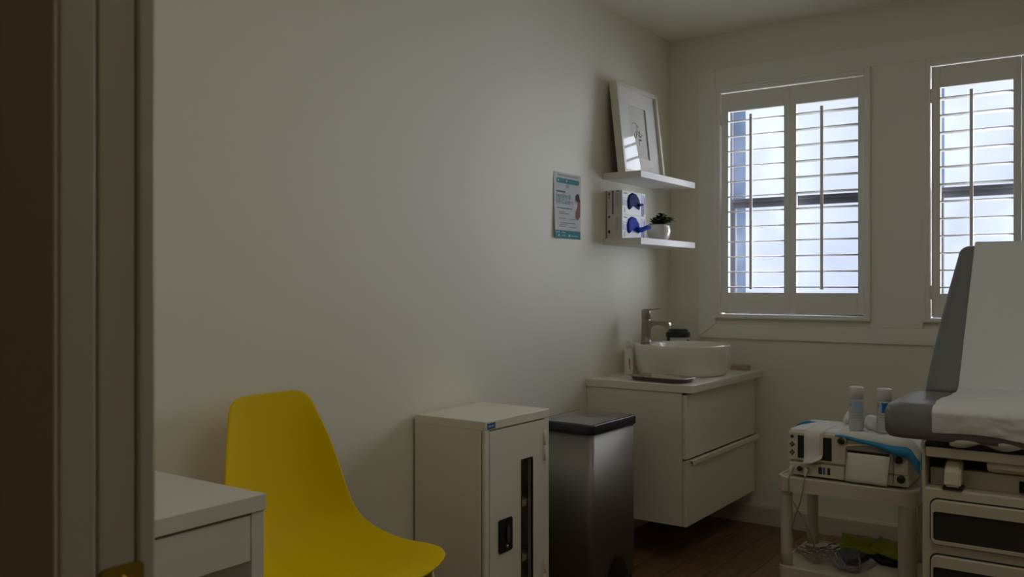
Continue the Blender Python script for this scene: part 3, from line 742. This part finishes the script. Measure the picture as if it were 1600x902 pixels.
# ------------------------------------------------------------------ plastic cart
AX0, AX1, AY0, AY1, AZ, AB = .893, 1.362, 3.150, 3.545, .470, .150
PR = .021
t = thing('utility_cart', ((AX0+AX1)/2,(AY0+AY1)/2,0), 'cream plastic two tier cart under the monitor', 'cart')
def tier(z, name):
    b = B(); lip = .052
    o = rrect(AX0,AX1,AY0,AY1,.05,8); i_ = rrect(AX0+.012,AX1-.012,AY0+.012,AY1-.012,.04,8); s_ = rrect(AX0+.003,AX1-.003,AY0+.003,AY1-.003,.048,8)
    b.rings([[(u,v,z-lip) for u,v in i_],[(u,v,z-lip) for u,v in o],[(u,v,z-.004) for u,v in o],[(u,v,z) for u,v in s_],[(u,v,z) for u,v in i_],[(u,v,z-.004) for u,v in i_]],'cart_plastic',smooth=False)
    return b.done(name, t)
tier(AZ,'upper_tray'); tier(AB,'lower_tray')
for px, py, q_ in ((AX0+.030,AY0+.034,.74),(AX1-.034,AY0+.034,1.05),(AX0+.026,AY1-.030,.74),(AX1-.034,AY1-.034,1.05)):
    b = B(); b.lathe([(.030,AB-.004),(.028,AB+.05),(.0275,AZ-.06),(.030,AZ-.052)],(px,py,0),'cart_plastic',n=24,sx=q_,sy=q_); b.done('post', t)
    b = B(); b.cyl((px-.009,py,.026),(px+.009,py,.026),.026,'black_plastic'); b.box((px-.013,py-.01,.026),(px+.013,py+.01,.06),'black_plastic',bev=.002); b.lathe([(.012,.06),(.012,AB-.052)],(px,py,0),'chrome',n=12); b.done('caster', t)

# ------------------------------------------------------------------ monitor on the cart
MX0, MX1, MY0, MY1, MZ = .930, 1.330, 3.185, 3.470, AZ
t = thing('fetal_monitor', ((MX0+MX1)/2,(MY0+MY1)/2,MZ), 'cream medical recorder with paper hanging from its slot, on the cart', 'monitor')
MH = .160
b = B()
b.box((MX0,MY0+.012,MZ+.004),(MX1,MY1,MZ+MH-.004),'device_cream',bev=.006)
b.box((MX0+.003,MY0,MZ+.004),(MX0+.195,MY0+.02,MZ+.050),'device_cream',bev=.003)
b.box((MX0-.002,MY0-.003,MZ+.056),(MX0+.200,MY0+.02,MZ+MH-.002),'device_cream',bev=.005)
b.box((MX0+.200,MY0+.004,MZ+.004),(MX1,MY0+.02,MZ+MH-.004),'device_cream',bev=.004)
for px in (MX0+.03,MX1-.03):
    for py in (MY0+.03,MY1-.03): b.cyl((px,py,MZ-.0005),(px,py,MZ+.006),.01,'black_plastic',n=12)
b.done('case', t)
b = B(); b.box((MX0+.002,MY0+.012,MZ+MH-.006),(MX0+.190,MY1-.01,MZ+MH+.006),'device_white',bev=.004); b.done('top_cover', t)
b = B(); b.prism(rrect(MX0+.034,MX0+.152,MZ+.066,MZ+.146,.003),1,MY0-.0045,MY0-.001,'screen_black'); b.done('screen', t)
for i, z in enumerate((.140,.113,.083)):
    b = B(); zz = MZ+z
    if i == 0: b.cyl((MX0+.014,MY0-.005,zz),(MX0+.014,MY0-.002,zz),.006,'button_dark',n=16)
    else:
        for dx, dz in ((0,.006),(-.0055,0),(.0055,0),(0,-.006)): b.cyl((MX0+.014+dx,MY0-.005,zz+dz),(MX0+.014+dx,MY0-.002,zz+dz),.0036,'button_dark',n=12)
    b.done('button_pad', t)
# lower connector strip
for i, px in enumerate((.012,.040,.066)):
    b = B(); b.cyl((MX0+px,MY0-.004,MZ+.027),(MX0+px,MY0+.004,MZ+.027),.0095,'device_cream' if i!=1 else 'button_dark',n=20); b.cyl((MX0+px,MY0-.0045,MZ+.027),(MX0+px,MY0-.003,MZ+.027),.0065,'button_dark',n=16); b.done('socket', t)
for px, m_, w_ in ((.105,'button_dark',.013),(.121,'plug_blue',.008),(.136,'button_dark',.010)):
    b = B(); b.box((MX0+px,MY0-.002,MZ+.015),(MX0+px+w_,MY0+.004,MZ+.040),m_,bev=.002); b.done('socket', t)
b = B(); b.cyl((MX0+.186,MY0-.009,MZ+.142),(MX0+.186,MY0+.004,MZ+.142),.0155,'device_cream',n=28); b.cyl((MX0+.186,MY0-.012,MZ+.142),(MX0+.186,MY0-.008,MZ+.142),.012,'button_dark',n=28); b.done('dial', t)
# printer bay
b = B()
poly = [(MX0+.200,MZ+.112)]+[(MX0+.200+.142*i/8, MZ+.122+.010*math.sin(math.pi*i/8)) for i in range(9)]+[(MX0+.342,MZ+.112)]
b.prism(poly,1,MY0-.001,MY0+.0055,'recess_shade'); b.tube([(u,MY0-.001,v+.002) for u,v in poly],.0032,'device_cream',n=8,res=2); b.box((MX0+.204,MY0+.001,MZ+.098),(MX0+.340,MY0+.006,MZ+.110),'screen_black'); b.done('printer_door', t)
b = B(); G = []
for i in range(9):
    s_ = i/8; z = MZ+.104-.098*s_; y = MY0-.004-.016*math.sin(s_*2.0); G.append([(MX0+.206+.138*j/6-.006*s_, y-.002*math.sin(j*1.1), z-.002*(j/6)) for j in range(7)])
b.grid(G,'paper'); plabel(b.done('chart_paper', t, solid=.0006),'white chart paper hanging from the slot')
b = B(); b.box((MX0+.352,MY0+.001,MZ+.012),(MX0+.3535,MY0+.005,MZ+.13),'black_gap'); b.box((MX0+.337,MY0+.0015,MZ+.044),(MX1-.004,MY0+.005,MZ+.0448),'black_gap'); b.done('panel_seam', t)
for z, m_ in ((.094,'button_red'),(.030,'button_dark')):
    b = B(); b.cyl((MX0+.370+(.008 if z<.05 else 0),MY0-.006,MZ+z),(MX0+.370+(.008 if z<.05 else 0),MY0+.006,MZ+z),.0125,m_,n=24); b.cyl((MX0+.370+(.008 if z<.05 else 0),MY0-.0075,MZ+z),(MX0+.370+(.008 if z<.05 else 0),MY0-.005,MZ+z),.008,m_,n=20); b.done('knob', t)
# printed strip over the screen
b = B(); G = []
zt_ = MZ+MH+.0075
path = [(MY0+.17,zt_),(MY0+.10,zt_),(MY0+.04,zt_),(MY0+.012,zt_-.001),(MY0-.006,zt_-.008),(MY0-.011,zt_-.03),(MY0-.011,zt_-.06),(MY0-.012,zt_-.09),(MY0-.017,zt_-.108),(MY0-.027,zt_-.114)]
for i, (y, z) in enumerate(path):
    G.append([(MX0+.058+.066*j/6, y-(.010*(1-j/6) if i==9 else 0), z+(.022*(j/6)**2.5 if i>=8 else (.010*(j/6)**3 if i==7 else 0))) for j in range(7)])
b.grid(G,'paper'); st = b.done('strip_printout', solid=.0005); tag(st,'narrow paper strip draped over the recorder screen','paper strip')
b = B(); b.grid([[(MX0+.112+.010*j, y-.0012, z) for j in range(2)] for y, z in path[4:8]],'paper_pink'); plabel(b.done('margin_band', st),'pink margin')
# cables plugged into the strip
def cord(pts, r, m, label, plug=None):
    if plug:
        t_ = thing('lead_cable', plug, label, 'cable', group='grey leads plugged into the recorder')
        b = B(); b.tube(pts, r, m, n=8); b.done('cable', t_)
        b = B(); b.tube([plug,(plug[0]+.002,plug[1]-.018,plug[2]-.003),(plug[0]+.001,plug[1]-.024,plug[2]-.020)],(.0085,.005),'wire_white',n=12); b.done('plug', t_)
        return t_
    b = B(); b.tube(pts, r, m, n=8); return tag(b.done('lead_cable'), label, 'cable')
zs = AB+.001
cord([(MX0+.013,MY0-.028,MZ+.005),(MX0+.013,MY0-.042,MZ-.02),(MX0+.022,MY0-.044,MZ-.07),(MX0+.058,MY0-.043,MZ-.13),(MX0+.085,MY0-.03,MZ-.19),(MX0+.092,MY0+.01,MZ-.26),(MX0+.088,MY0+.06,zs+.012),(MX0+.05,MY0+.08,zs+.008)],.0026,'wire_grey','grey lead from the leftmost socket, crossing down to the lower tier',(MX0+.012,MY0-.004,MZ+.027))
cord([(MX0+.067,MY0-.028,MZ+.005),(MX0+.066,MY0-.042,MZ-.02),(MX0+.056,MY0-.045,MZ-.08),(MX0+.035,MY0-.043,MZ-.14),(MX0+.022,MY0-.03,MZ-.20),(MX0+.03,MY0+.0,MZ-.26),(MX0+.07,MY0+.03,zs+.015),(MX0+.10,MY0+.06,zs+.012)],.0026,'wire_grey','grey lead from the third socket, crossing down to the lower tier',(MX0+.066,MY0-.004,MZ+.027))
cord([(1.235,MY1+.002,MZ+.03),(1.245,3.56,.45),(1.243,3.575,.38),(1.25,3.58,.30),(1.285,3.585,.22),(1.34,3.60,.17),(1.40,3.62,.06),(1.43,3.66,.006)],.0042,'wire_black','black power cord hanging behind the cart towards the exam table')

# blue pad over the recorder
b = B(); G = []; zp = MZ+MH-.001
NX, NYp = 20, 14
for j in range(NYp+1):
    v = j/NYp; row = []
    for i in range(NX+1):
        u = i/NX
        x = MX0+.165+.292*u
        y = MY0-.008+(.29)*v
        z = zp+.008
        over = max(0, x-(MX1+.004)); z -= over*.75
        edge = max(0, (MY0+.012-y)); z -= edge*(.35+1.3*u)
        z += .0015*math.sin(9*u+5*v)+.0012*math.sin(17*u-8*v)
        row.append((x - over*.35, y+.004*math.sin(7*u), z))
    G.append(row)
b.grid(G,'pad_white')
# blue backing turned out along the front and right edge
Gb = []
for i in range(NX+1):
    u = i/NX; p = Vector(G[0][i]); dn = .003+.042*u**1.3+.003*math.sin(11*u)
    Gb.append([p+Vector((0,-.001,.001)), p+Vector((0,-.004,-.4*dn)), p+Vector((0,-.002,-dn))])
b.grid(Gb,'pad_blue')
Gb = []
for j in range(NYp+1):
    p = Vector(G[j][NX]); Gb.append([p, p+Vector((.004,-.002,-.015)), p+Vector((.004,0,-.03))])
b.grid(Gb,'pad_blue')
tag(b.done('absorbent_pad', solid=.0012),'white absorbent pad with blue underside draped over the recorder','pad')
# blue sheet corner behind the recorder at the left
b = B(); G = [[(MX0-.016+.05*u+.012*v, MY0+.09+.22*u*.9, MZ+MH-.01+.006*math.sin(6*u)-v*.085) for v in (0,.25,.5,.75,1)] for u in [i/8 for i in range(9)]]
b.grid(G,'pad_blue')
b.grid([[(MX0-.016+.05*u+.02*w, MY0+.09+.22*u*.9, MZ+MH-.01+.006*math.sin(6*u)+.020*w) for w in (0,.5,1)] for u in [i/8 for i in range(9)]],'pad_blue')
tag(b.done('blue_sheet', solid=.001),'blue sheet edge tucked down the left side of the recorder','sheet')

# bottles
def gel_bottle(x, y, z0, label, m_print, tilt):
    t = thing('gel_bottle', (x,y,z0), label, 'bottle', rz=tilt, group='clear bottles on the recorder')
    b = B(); b.lathe([(.022,0),(.0252,.003),(.0255,.098),(.0248,.106),(.0236,.109)],(0,0,0),'bottle_clear',n=32); b.done('body', t, world=False)
    b = B(); b.lathe([(.0244,.110),(.0244,.148),(.0225,.152),(.010,.1525)],(0,0,0),'bottle_cap',n=32); b.done('cap', t, world=False)
    b = B(); a0 = -R(86)
    def patch(a1, a2, z1, z2, m, r=.0260): b.grid([[(r*math.cos(a0+R(q_)), r*math.sin(a0+R(q_)), z) for q_ in [a1+(a2-a1)*k/8 for k in range(9)]] for z in (z1,z2)],m)
    patch(-24,44,.070,.104,m_print); patch(-50,50,.062,.0645,'print_grey'); patch(-40,35,.052,.054,'print_grey'); patch(-40,42,.044,.0455,'print_grey'); patch(-58,-42,.084,.102,'print_grey')
    if m_print == 'print_deep_blue': patch(-40,-18,.074,.098,'print_pale_blue',.0262); patch(5,40,.112,.115,'print_grey',.0250)
    b.done('printed_label', t, world=False)
    return t
gel_bottle(1.143,MY0+.085,zp+.0115,'clear bottle with a pale blue label, standing nearer the cart end','print_pale_blue',R(14))
gel_bottle(1.236,MY0+.085,zp+.0115,'clear bottle with a deep blue label, standing nearest the grey cushion','print_deep_blue',R(10))
# crumpled tissue between the bottles
def crumple(c, r, seed, sz=1.0, n=3):
    rnd = random.Random(seed); t = bmesh.new(); bmesh.ops.create_icosphere(t, subdivisions=n, radius=1)
    dirs = [(Vector((rnd.gauss(0,1),rnd.gauss(0,1),rnd.gauss(0,1))).normalized(), rnd.uniform(.5,2.6), rnd.uniform(0,6)) for _ in range(9)]
    for v in t.verts:
        k_ = sum(math.sin(d.dot(v.co)*4*f+ph) for d, f, ph in dirs)/9
        v.co = v.co*(1+.55*k_); v.co = Vector((c[0]+v.co.x*r, c[1]+v.co.y*r, max(c[2]-r*sz*.92, c[2]+v.co.z*r*sz)))
    return t
b = B(); b._take(crumple((1.188,MY0+.13,zp+.030),.027,4),'tissue',True); tag(b.done('crumpled_tissue'),'crumpled white tissue between the two bottles','tissue')
b = B(); b._take(crumple((1.085,MY0+.235,zp+.030),.030,9,.7),'tissue',True); tag(b.done('folded_wipe'),'white wad behind the pale blue bottle on the recorder top','wipe')

# clutter on the lower tier
b = B(); rnd = random.Random(3); z = AB
for k in range(2):
    cx, cy = .985+.012*k, 3.30+.02*k; pts = []
    for i in range(26):
        a = i*.62+k; rr_ = .040+.018*math.sin(i*1.7+k); pts.append((cx+rr_*math.cos(a)*1.15, cy+rr_*math.sin(a), z+.006+.016*(.5+.5*math.sin(i*1.3+k*2))+.012*k))
    b.tube(pts,.0026,'wire_grey',n=8,res=5)
tag(b.done('coiled_lead'),'tangled thin grey lead at the left end of the lower tier','cable')
b = B()
for k in range(3):
    pts = [(1.055+.016*k,3.34+.01*k,z+.055-.01*k),(1.040+.018*k,3.30,z+.058-.012*k),(1.055+.018*k,3.255,z+.035),(1.085+.022*k,3.225-.006*k,z+.010),(1.12+.02*k,3.215,z+.008),(1.16,3.25,z+.010),(1.14,3.30,z+.030+.006*k),(1.09,3.33,z+.045)]
    b.tube(pts,.0036,'wire_pale',n=8)
tag(b.done('looped_cord'),'pale grey looped cord hanging over the green packs','cord')
for (x,y,zz,L,W,rz,rx,lb) in ((1.150,3.375,.058,.17,.085,6,26,'green yellow packet lying left on the cable heap'),(1.245,3.345,.066,.135,.075,-24,30,'green yellow packet lying right on the cable heap')):
    b = B(); M = Matrix.Translation((x,y,z+zz)) @ Matrix.Rotation(R(rz),4,'Z') @ Matrix.Rotation(R(rx),4,'X') @ Matrix.Rotation(R(6),4,'Y')
    G = []
    for top in (1,-1):
        G.append([[M @ Vector((L*(u-.5), W*(v-.5), top*(.012*(math.sin(math.pi*u)*math.sin(math.pi*v))**.6)+.007*mnoise.noise(Vector((u*5+x*30,v*4,top*.5)))+.003*math.sin(9*u+3*v))) for v in [j/6 for j in range(7)]] for u in [i/10 for i in range(11)]])
    b.grid(G[0],'pack_green'); b.grid([list(r) for r in G[1]],'pack_green')
    tag(b.done('packet', solid=.001), lb, 'packet', 'green yellow packets on the lower tier')
b = B(); b._take(crumple((1.115,3.33,z+.028),.050,21,.5),'probe_grey',True); tag(b.done('dark_cable_heap'),'dark heap of leads under the left green packet','cables')
b = B(); b._take(crumple((1.225,3.36,z+.030),.058,33,.48),'wire_black',True); tag(b.done('dark_pouch'),'black pouch under the right green packet','pouch')
b = B(); M = Matrix.Translation((1.262,3.235,z-.004)) @ Matrix.Rotation(R(-4),4,'Z')
b.box((-.058,-.05,.0),(.058,.05,.024),'card_white',bev=.002,M=M); tag(b.done('small_carton'),'small flat cream carton at the front of the lower tier','carton')

# ------------------------------------------------------------------ exam table
EX0, EX1, EY, EYB = 1.478, 2.110, 2.600, 3.42
t = thing('exam_table', ((EX0+EX1)/2,(EY+EYB)/2,0), 'cream exam table with dark grey cushions and a raised back', 'exam table')
b = B(); b.box((EX0,EY,.06),(EX1,EYB,.608),'table_cream',bev=.006,seg=3); b.box((EX0+.03,EY+.05,0),(EX1-.03,EYB-.03,.06),'black_plastic'); b.done('cabinet_base', t)
for zt2, zb2 in ((.579,.461),(.431,.313),(.283,.10)):
    b = B(); u0, u1 = EX0+.0235, EX1-.0235
    b.prism(rrect(u0-.004,u1+.004,zb2-.004,zt2+.004,.020),1,EY-.0012,EY+.0002,'black_gap')
    g = rrect(u0,u1,zb2,zt2,.017); gi = rrect(u0+.006,u1-.006,zb2+.010,zt2-.030,.008); gm = rrect(u0+.002,u1-.002,zb2+.002,zt2-.002,.015)
    b.rings([[(u,EY-.001,v) for u,v in g],[(u,EY-.012,v) for u,v in g],[(u,EY-.014,v) for u,v in gm],[(u,EY-.014,v) for u,v in gi],[(u,EY-.006,v) for u,v in gi]],'table_cream',smooth=False,cap0=False,cap1=False)
    d = b.done('drawer', t)
    b = B(); b.poly([(u,EY-.0065,v) for u,v in gi],'table_inset'); plabel(b.done('dark_inset', d, solid=.002),'dark recessed pull panel')
# carriage between base and cushions
b = B()
b.box((EX0+.012,EY+.05,.608),(EX1-.012,EYB-.05,.655),'table_cream',bev=.002)
b.box((EX0,EY+.0,.604),(EX0+.008,EY+.42,.735),'table_cream',bev=.002); b.box((EX1-.008,EY+.0,.604),(EX1,EY+.42,.735),'table_cream',bev=.002)
b.tube([(EX0+.002,EY+.01,.70),(EX0+.002,EY-.002,.725),(EX0+.012,EY-.004,.742),(EX0+.026,EY+.0,.748)],.005,'device_white',n=8)
b.box((EX0+.012,EY+.08,.655),(EX1-.012,EYB-.08,.70),'black_gap'); b.done('carriage', t)
b = B(); b.box((EX0+.010,EY-.006,.692),(EX1-.010,EY+.05,.7185),'table_cream',bev=.003); b.done('leg_extension', t)
b = B(); b.box((EX0+.006,EY+.002,.7187),(EX1-.006,EYB-.10,.748),'black_plastic',bev=.003); b.done('seat_deck', t)
b = B(); sx = EX0+.075
b.prism([(EY+.05,.685),(EY+.02,.680),(EY-.004,.655),(EY-.010,.620),(EY+.0,.615),(EY+.03,.625),(EY+.05,.65)],0,sx-.020,sx+.020,'device_cream',bev=.005); b.box((sx-.024,EY-.004,.609),(sx+.024,EY+.04,.618),'black_plastic',bev=.001)
b.done('stirrup_arm', t)
b = B(); b.prism([(EY+.04,.69),(EY+.0,.69),(EY+.004,.675),(EY+.02,.664),(EY+.06,.664)],0,EX0+.155,EX1-.155,'device_cream',bev=.003); b.done('footrest', t)
b = B(); b.box((EX0+.225,EY+.046,.612),(EX0+.275,EY+.0505,.642),'screen_black'); b.box((EX0+.235,EY+.0452,.624),(EX0+.262,EY+.0462,.628),'poster_teal'); plabel(b.done('indicator_panel', t),'black indicator with a green glyph')
# seat cushion
ZS = .832
b = B(); sx0, sx1, sy0, sy1 = 1.378, 2.21, 2.572, 2.935
def cush(inset, z, r): return [(u,v,z) for u,v in rrect(sx0+inset,sx1-inset,sy0+inset,sy1-inset*.3,r,8)]
b.rings([cush(.030,.735,.04), cush(.010,.738,.05), cush(.001,.750,.055), cush(.0,.775,.055), cush(.001,.805,.055), cush(.008,.822,.050), cush(.022,ZS-.001,.045), cush(.045,ZS,.035)],'vinyl')
seat = b.done('seat_cushion', t)
# back cushion, leaning away
lean = math.atan2(.27,.445); Lb = math.hypot(.27,.445)+.02
Mb = Matrix.Translation((0,2.935,ZS-.005)) @ Matrix.Rotation(-lean,4,'X')
xc = (1.425+2.163)/2
def backring(y, wtop, inset, r):
    out = []
    for u, v in rrect(-1,1,0,1,.0001,0) if False else []: pass
    return out
def back_outline(inset, th):
    # outline in (x, s), tapered towards the top with rounded corners
    w0, w1 = .372-inset, .318-inset; top = Lb-inset; bot = inset*.6; r = max(.035-inset*.6,.012)
    pts = []
    n = 8
    for k in range(n+1):
        a = R(90*k/n); pts.append((w1-r+r*math.cos(a), top-r+r*math.sin(a)))
    for k in range(n+1):
        a = R(90+90*k/n); pts.append((-w1+r+r*math.cos(a), top-r+r*math.sin(a)))
    for s_ in (.75,.5,.25): pts.append((-(w0+(w1-w0)*s_**1.4), bot+(top-bot)*s_*.93))
    for k in range(n+1):
        a = R(180+90*k/n); pts.append((-w0+.02+.02*math.cos(a), bot+.02+.02*math.sin(a)))
    for k in range(n+1):
        a = R(270+90*k/n); pts.append((w0-.02+.02*math.cos(a), bot+.02+.02*math.sin(a)))
    for s_ in (.25,.5,.75): pts.append(((w0+(w1-w0)*s_**1.4), bot+(top-bot)*s_*.93))
    return [Mb @ Vector((0,th,0)) + Mb.to_3x3() @ Vector((x,0,s_)) + Vector((xc,0,0)) for x, s_ in pts]
b = B(); b.rings([back_outline(.03,.075), back_outline(.008,.072), back_outline(0,.060), back_outline(0,.025), back_outline(.004,.010), back_outline(.014,.002), back_outline(.03,.0)],'vinyl')
back = b.done('back_cushion', t)
b = B()
for sx in (xc-.2,xc+.2):
    b.cyl(Mb @ Vector((sx,.078,.10)), (sx,3.36,.60), .012,'table_cream')
b.box((xc-.25,3.0,.748),(xc+.25,3.06,.79),'black_plastic'); b.done('back_support', t)
pr0 = Mb @ Vector((0,.115,.26))
b = B(); b.cyl((1.430,pr0.y,pr0.z),(2.15,pr0.y,pr0.z),.038,'exam_paper',n=32); b.cyl((1.425,pr0.y,pr0.z),(2.155,pr0.y,pr0.z),.012,'device_white',n=20); plabel(b.done('paper_roll', t),'white paper roll behind the back cushion')
# the paper laid over back and seat
G = []; px0, px1 = 1.520, 2.065; NXp = 64
path = []
for k in range(41): path.append(('b', (Lb+.002)*(1-k/40)))
for k in range(1,27): path.append(('s', k/26))
for k in range(1,11): path.append(('f', k/10))
rnd = random.Random(11)
for i, (kind, s_) in enumerate(path):
    row = []
    for j in range(NXp+1):
        u = j/NXp; x = px0+(px1-px0)*u
        wob = .0035*math.sin(14*u+3.1*s_)*math.sin(5*s_+2*u)
        if kind == 'b':
            rg = max(0,1-abs(mnoise.noise(Vector((x*3.2+s_*4,s_*7-x*5,4.4))))*3.2)**3
            p = Mb @ Vector((x,-.004-abs(wob)*.8-.0035*rg,max(s_,.022))); x_off = .010*(s_/Lb)-.004
            row.append(Vector((p.x+x_off,p.y,p.z)))
        elif kind == 's':
            nz_ = 1-abs(mnoise.noise(Vector((x*9+3*s_,s_*4,3.1))))*1.8; n2_ = 1-abs(mnoise.noise(Vector((x*21,s_*9+x*6,8.3))))*1.8
            n3_ = 1-abs(mnoise.noise(Vector((x*34-7*s_,s_*15,2.2))))*2
            cr = (.020*max(0,nz_)**3+.014*max(0,n2_)**3+.006*max(0,n3_)**2)*(.35+1.3*u)*(.35+.65*s_)
            y = 2.915-(2.915-2.584)*s_; zz = ZS+.004+cr-.008*max(0,s_-.85)/.15
            if s_ < .12: zz += .006*(1-s_/.12)
            row.append(Vector((x-.012*s_,y,zz)))
        else:
            drop = .070+.010*math.sin(3+7*u)+.016*min(1,u*2)
            nz_ = mnoise.noise(Vector((x*22,s_*3,1.7)))+.6*mnoise.noise(Vector((x*50,s_*6,5)))
            y = 2.563-.008*abs(nz_)*(.4+1.2*u) + .006*s_**2
            row.append(Vector((x-.012,y,ZS-.006-.070*s_-(drop-.075)*s_**3)))
    G.append(row)
b = B(); b.grid(G,'exam_paper'); sheet = tag(b.done('exam_paper_sheet', solid=.0006, subsurf=1),'creased white paper sheet covering the exam table cushions','paper sheet')
# crumpled hem under the front edge
b = B(); G = []
for j in range(25):
    u = j/24; x = 1.545+.20*u
    G.append([(x,2.590-.006*math.sin(8*u),.770),(x,2.585-.012*abs(math.sin(7*u)),.750-.010*math.sin(5*u)),(x+.004,2.590-.010*math.sin(9*u+1),.738-.012*abs(math.sin(6.5*u+.8)))])
b.grid(G,'exam_paper'); plabel(b.done('loose_hem', sheet, solid=.0006),'crumpled hem hanging under the seat edge')

# ------------------------------------------------------------------ light
w = bpy.data.worlds.new('sky'); S.world = w; w.use_nodes = True; nt = w.node_tree; nt.nodes.clear()
out = nt.nodes.new('ShaderNodeOutputWorld'); bg = nt.nodes.new('ShaderNodeBackground')
tc = nt.nodes.new('ShaderNodeTexCoord'); sp_ = nt.nodes.new('ShaderNodeSeparateXYZ'); nt.links.new(tc.outputs['Generated'], sp_.inputs[0])
cr = nt.nodes.new('ShaderNodeValToRGB'); e = cr.color_ramp.elements
e[0].position = .36; e[0].color = (2.0,2.0,1.95,1); e[1].position = .80; e[1].color = (.95,.98,1,1)     # pale sunlit ground below, hazy sky above
q1 = cr.color_ramp.elements.new(.47); q1.color = (.72,.79,.95,1); q2 = cr.color_ramp.elements.new(.56); q2.color = (.84,.90,1,1)
mr = nt.nodes.new('ShaderNodeMapRange'); mr.inputs['From Min'].default_value = -1; mr.inputs['From Max'].default_value = 1
nt.links.new(sp_.outputs['Z'], mr.inputs['Value']); nt.links.new(mr.outputs['Result'], cr.inputs['Fac']); nt.links.new(cr.outputs['Color'], bg.inputs['Color'])
bg.inputs['Strength'].default_value = 1.0
nt.links.new(bg.outputs[0], out.inputs[0])
def sun(az, el, ang, st, col):
    l = bpy.data.lights.new('hazy_sun','SUN'); l.energy = st; l.angle = R(ang); l.color = col
    o = bpy.data.objects.new('hazy_sun', l); COL.objects.link(o); o.location = (4,9,5)
    d = Vector((-math.sin(R(az))*math.cos(R(el)), -math.cos(R(az))*math.cos(R(el)), -math.sin(R(el))))
    o.rotation_euler = d.to_track_quat('-Z','Y').to_euler(); return o
sun(36, 13, 84, 13.8, (.97,.98,1))
def add_fill(loc, sx, sy, p, col):
    l = bpy.data.lights.new('fill_light','AREA'); l.shape = 'RECTANGLE'; l.size = sx; l.size_y = sy; l.energy = p; l.color = col
    o = bpy.data.objects.new('fill_light', l); COL.objects.link(o); o.location = loc; return o
add_fill((1.9,1.75,ZC-.01), 1.0, 1.0, 4.6, (1,.955,.80))      # unseen fill light added to brighten the room, above and behind the frame
add_fill((1.6,-.65,ZC-.01), .5, .5, .55, (1,.90,.72))        # weak fill light added behind the camera to lift the door jamb
for (x0, x1) in wins:
    l = bpy.data.lights.new('sky_portal','AREA'); l.shape = 'RECTANGLE'; l.size = x1-x0; l.size_y = WZ1-WZ0
    l.cycles.is_portal = True
    o = bpy.data.objects.new('sky_portal', l); COL.objects.link(o); o.location = ((x0+x1)/2, YB+WT+.04, (WZ0+WZ1)/2); o.rotation_euler = (R(-90),0,0)

# ------------------------------------------------------------------ camera
cam = bpy.data.cameras.new('camera'); co = bpy.data.objects.new('camera', cam); COL.objects.link(co)
cam.sensor_width = 36; cam.sensor_fit = 'HORIZONTAL'; cam.lens = 36*1386/1600
co.location = (CX,0,CZ); co.rotation_euler = (R(90),0,R(35.03))
cam.shift_y = -(451-444.5)/1600
cam.clip_start = .02
cam.dof.use_dof = True; cam.dof.focus_distance = 3.4; cam.dof.aperture_fstop = 9
S.camera = co

v = S.view_settings; v.view_transform = 'Standard'; v.look = 'None'; v.exposure = 0; v.gamma = 1; v.use_curve_mapping = False
c = S.cycles; c.max_bounces = 12; c.diffuse_bounces = 8; c.glossy_bounces = 4; c.transmission_bounces = 8; c.transparent_max_bounces = 16
c.use_denoising = True; c.caustics_reflective = False; c.caustics_refractive = False; c.sample_clamp_indirect = 4
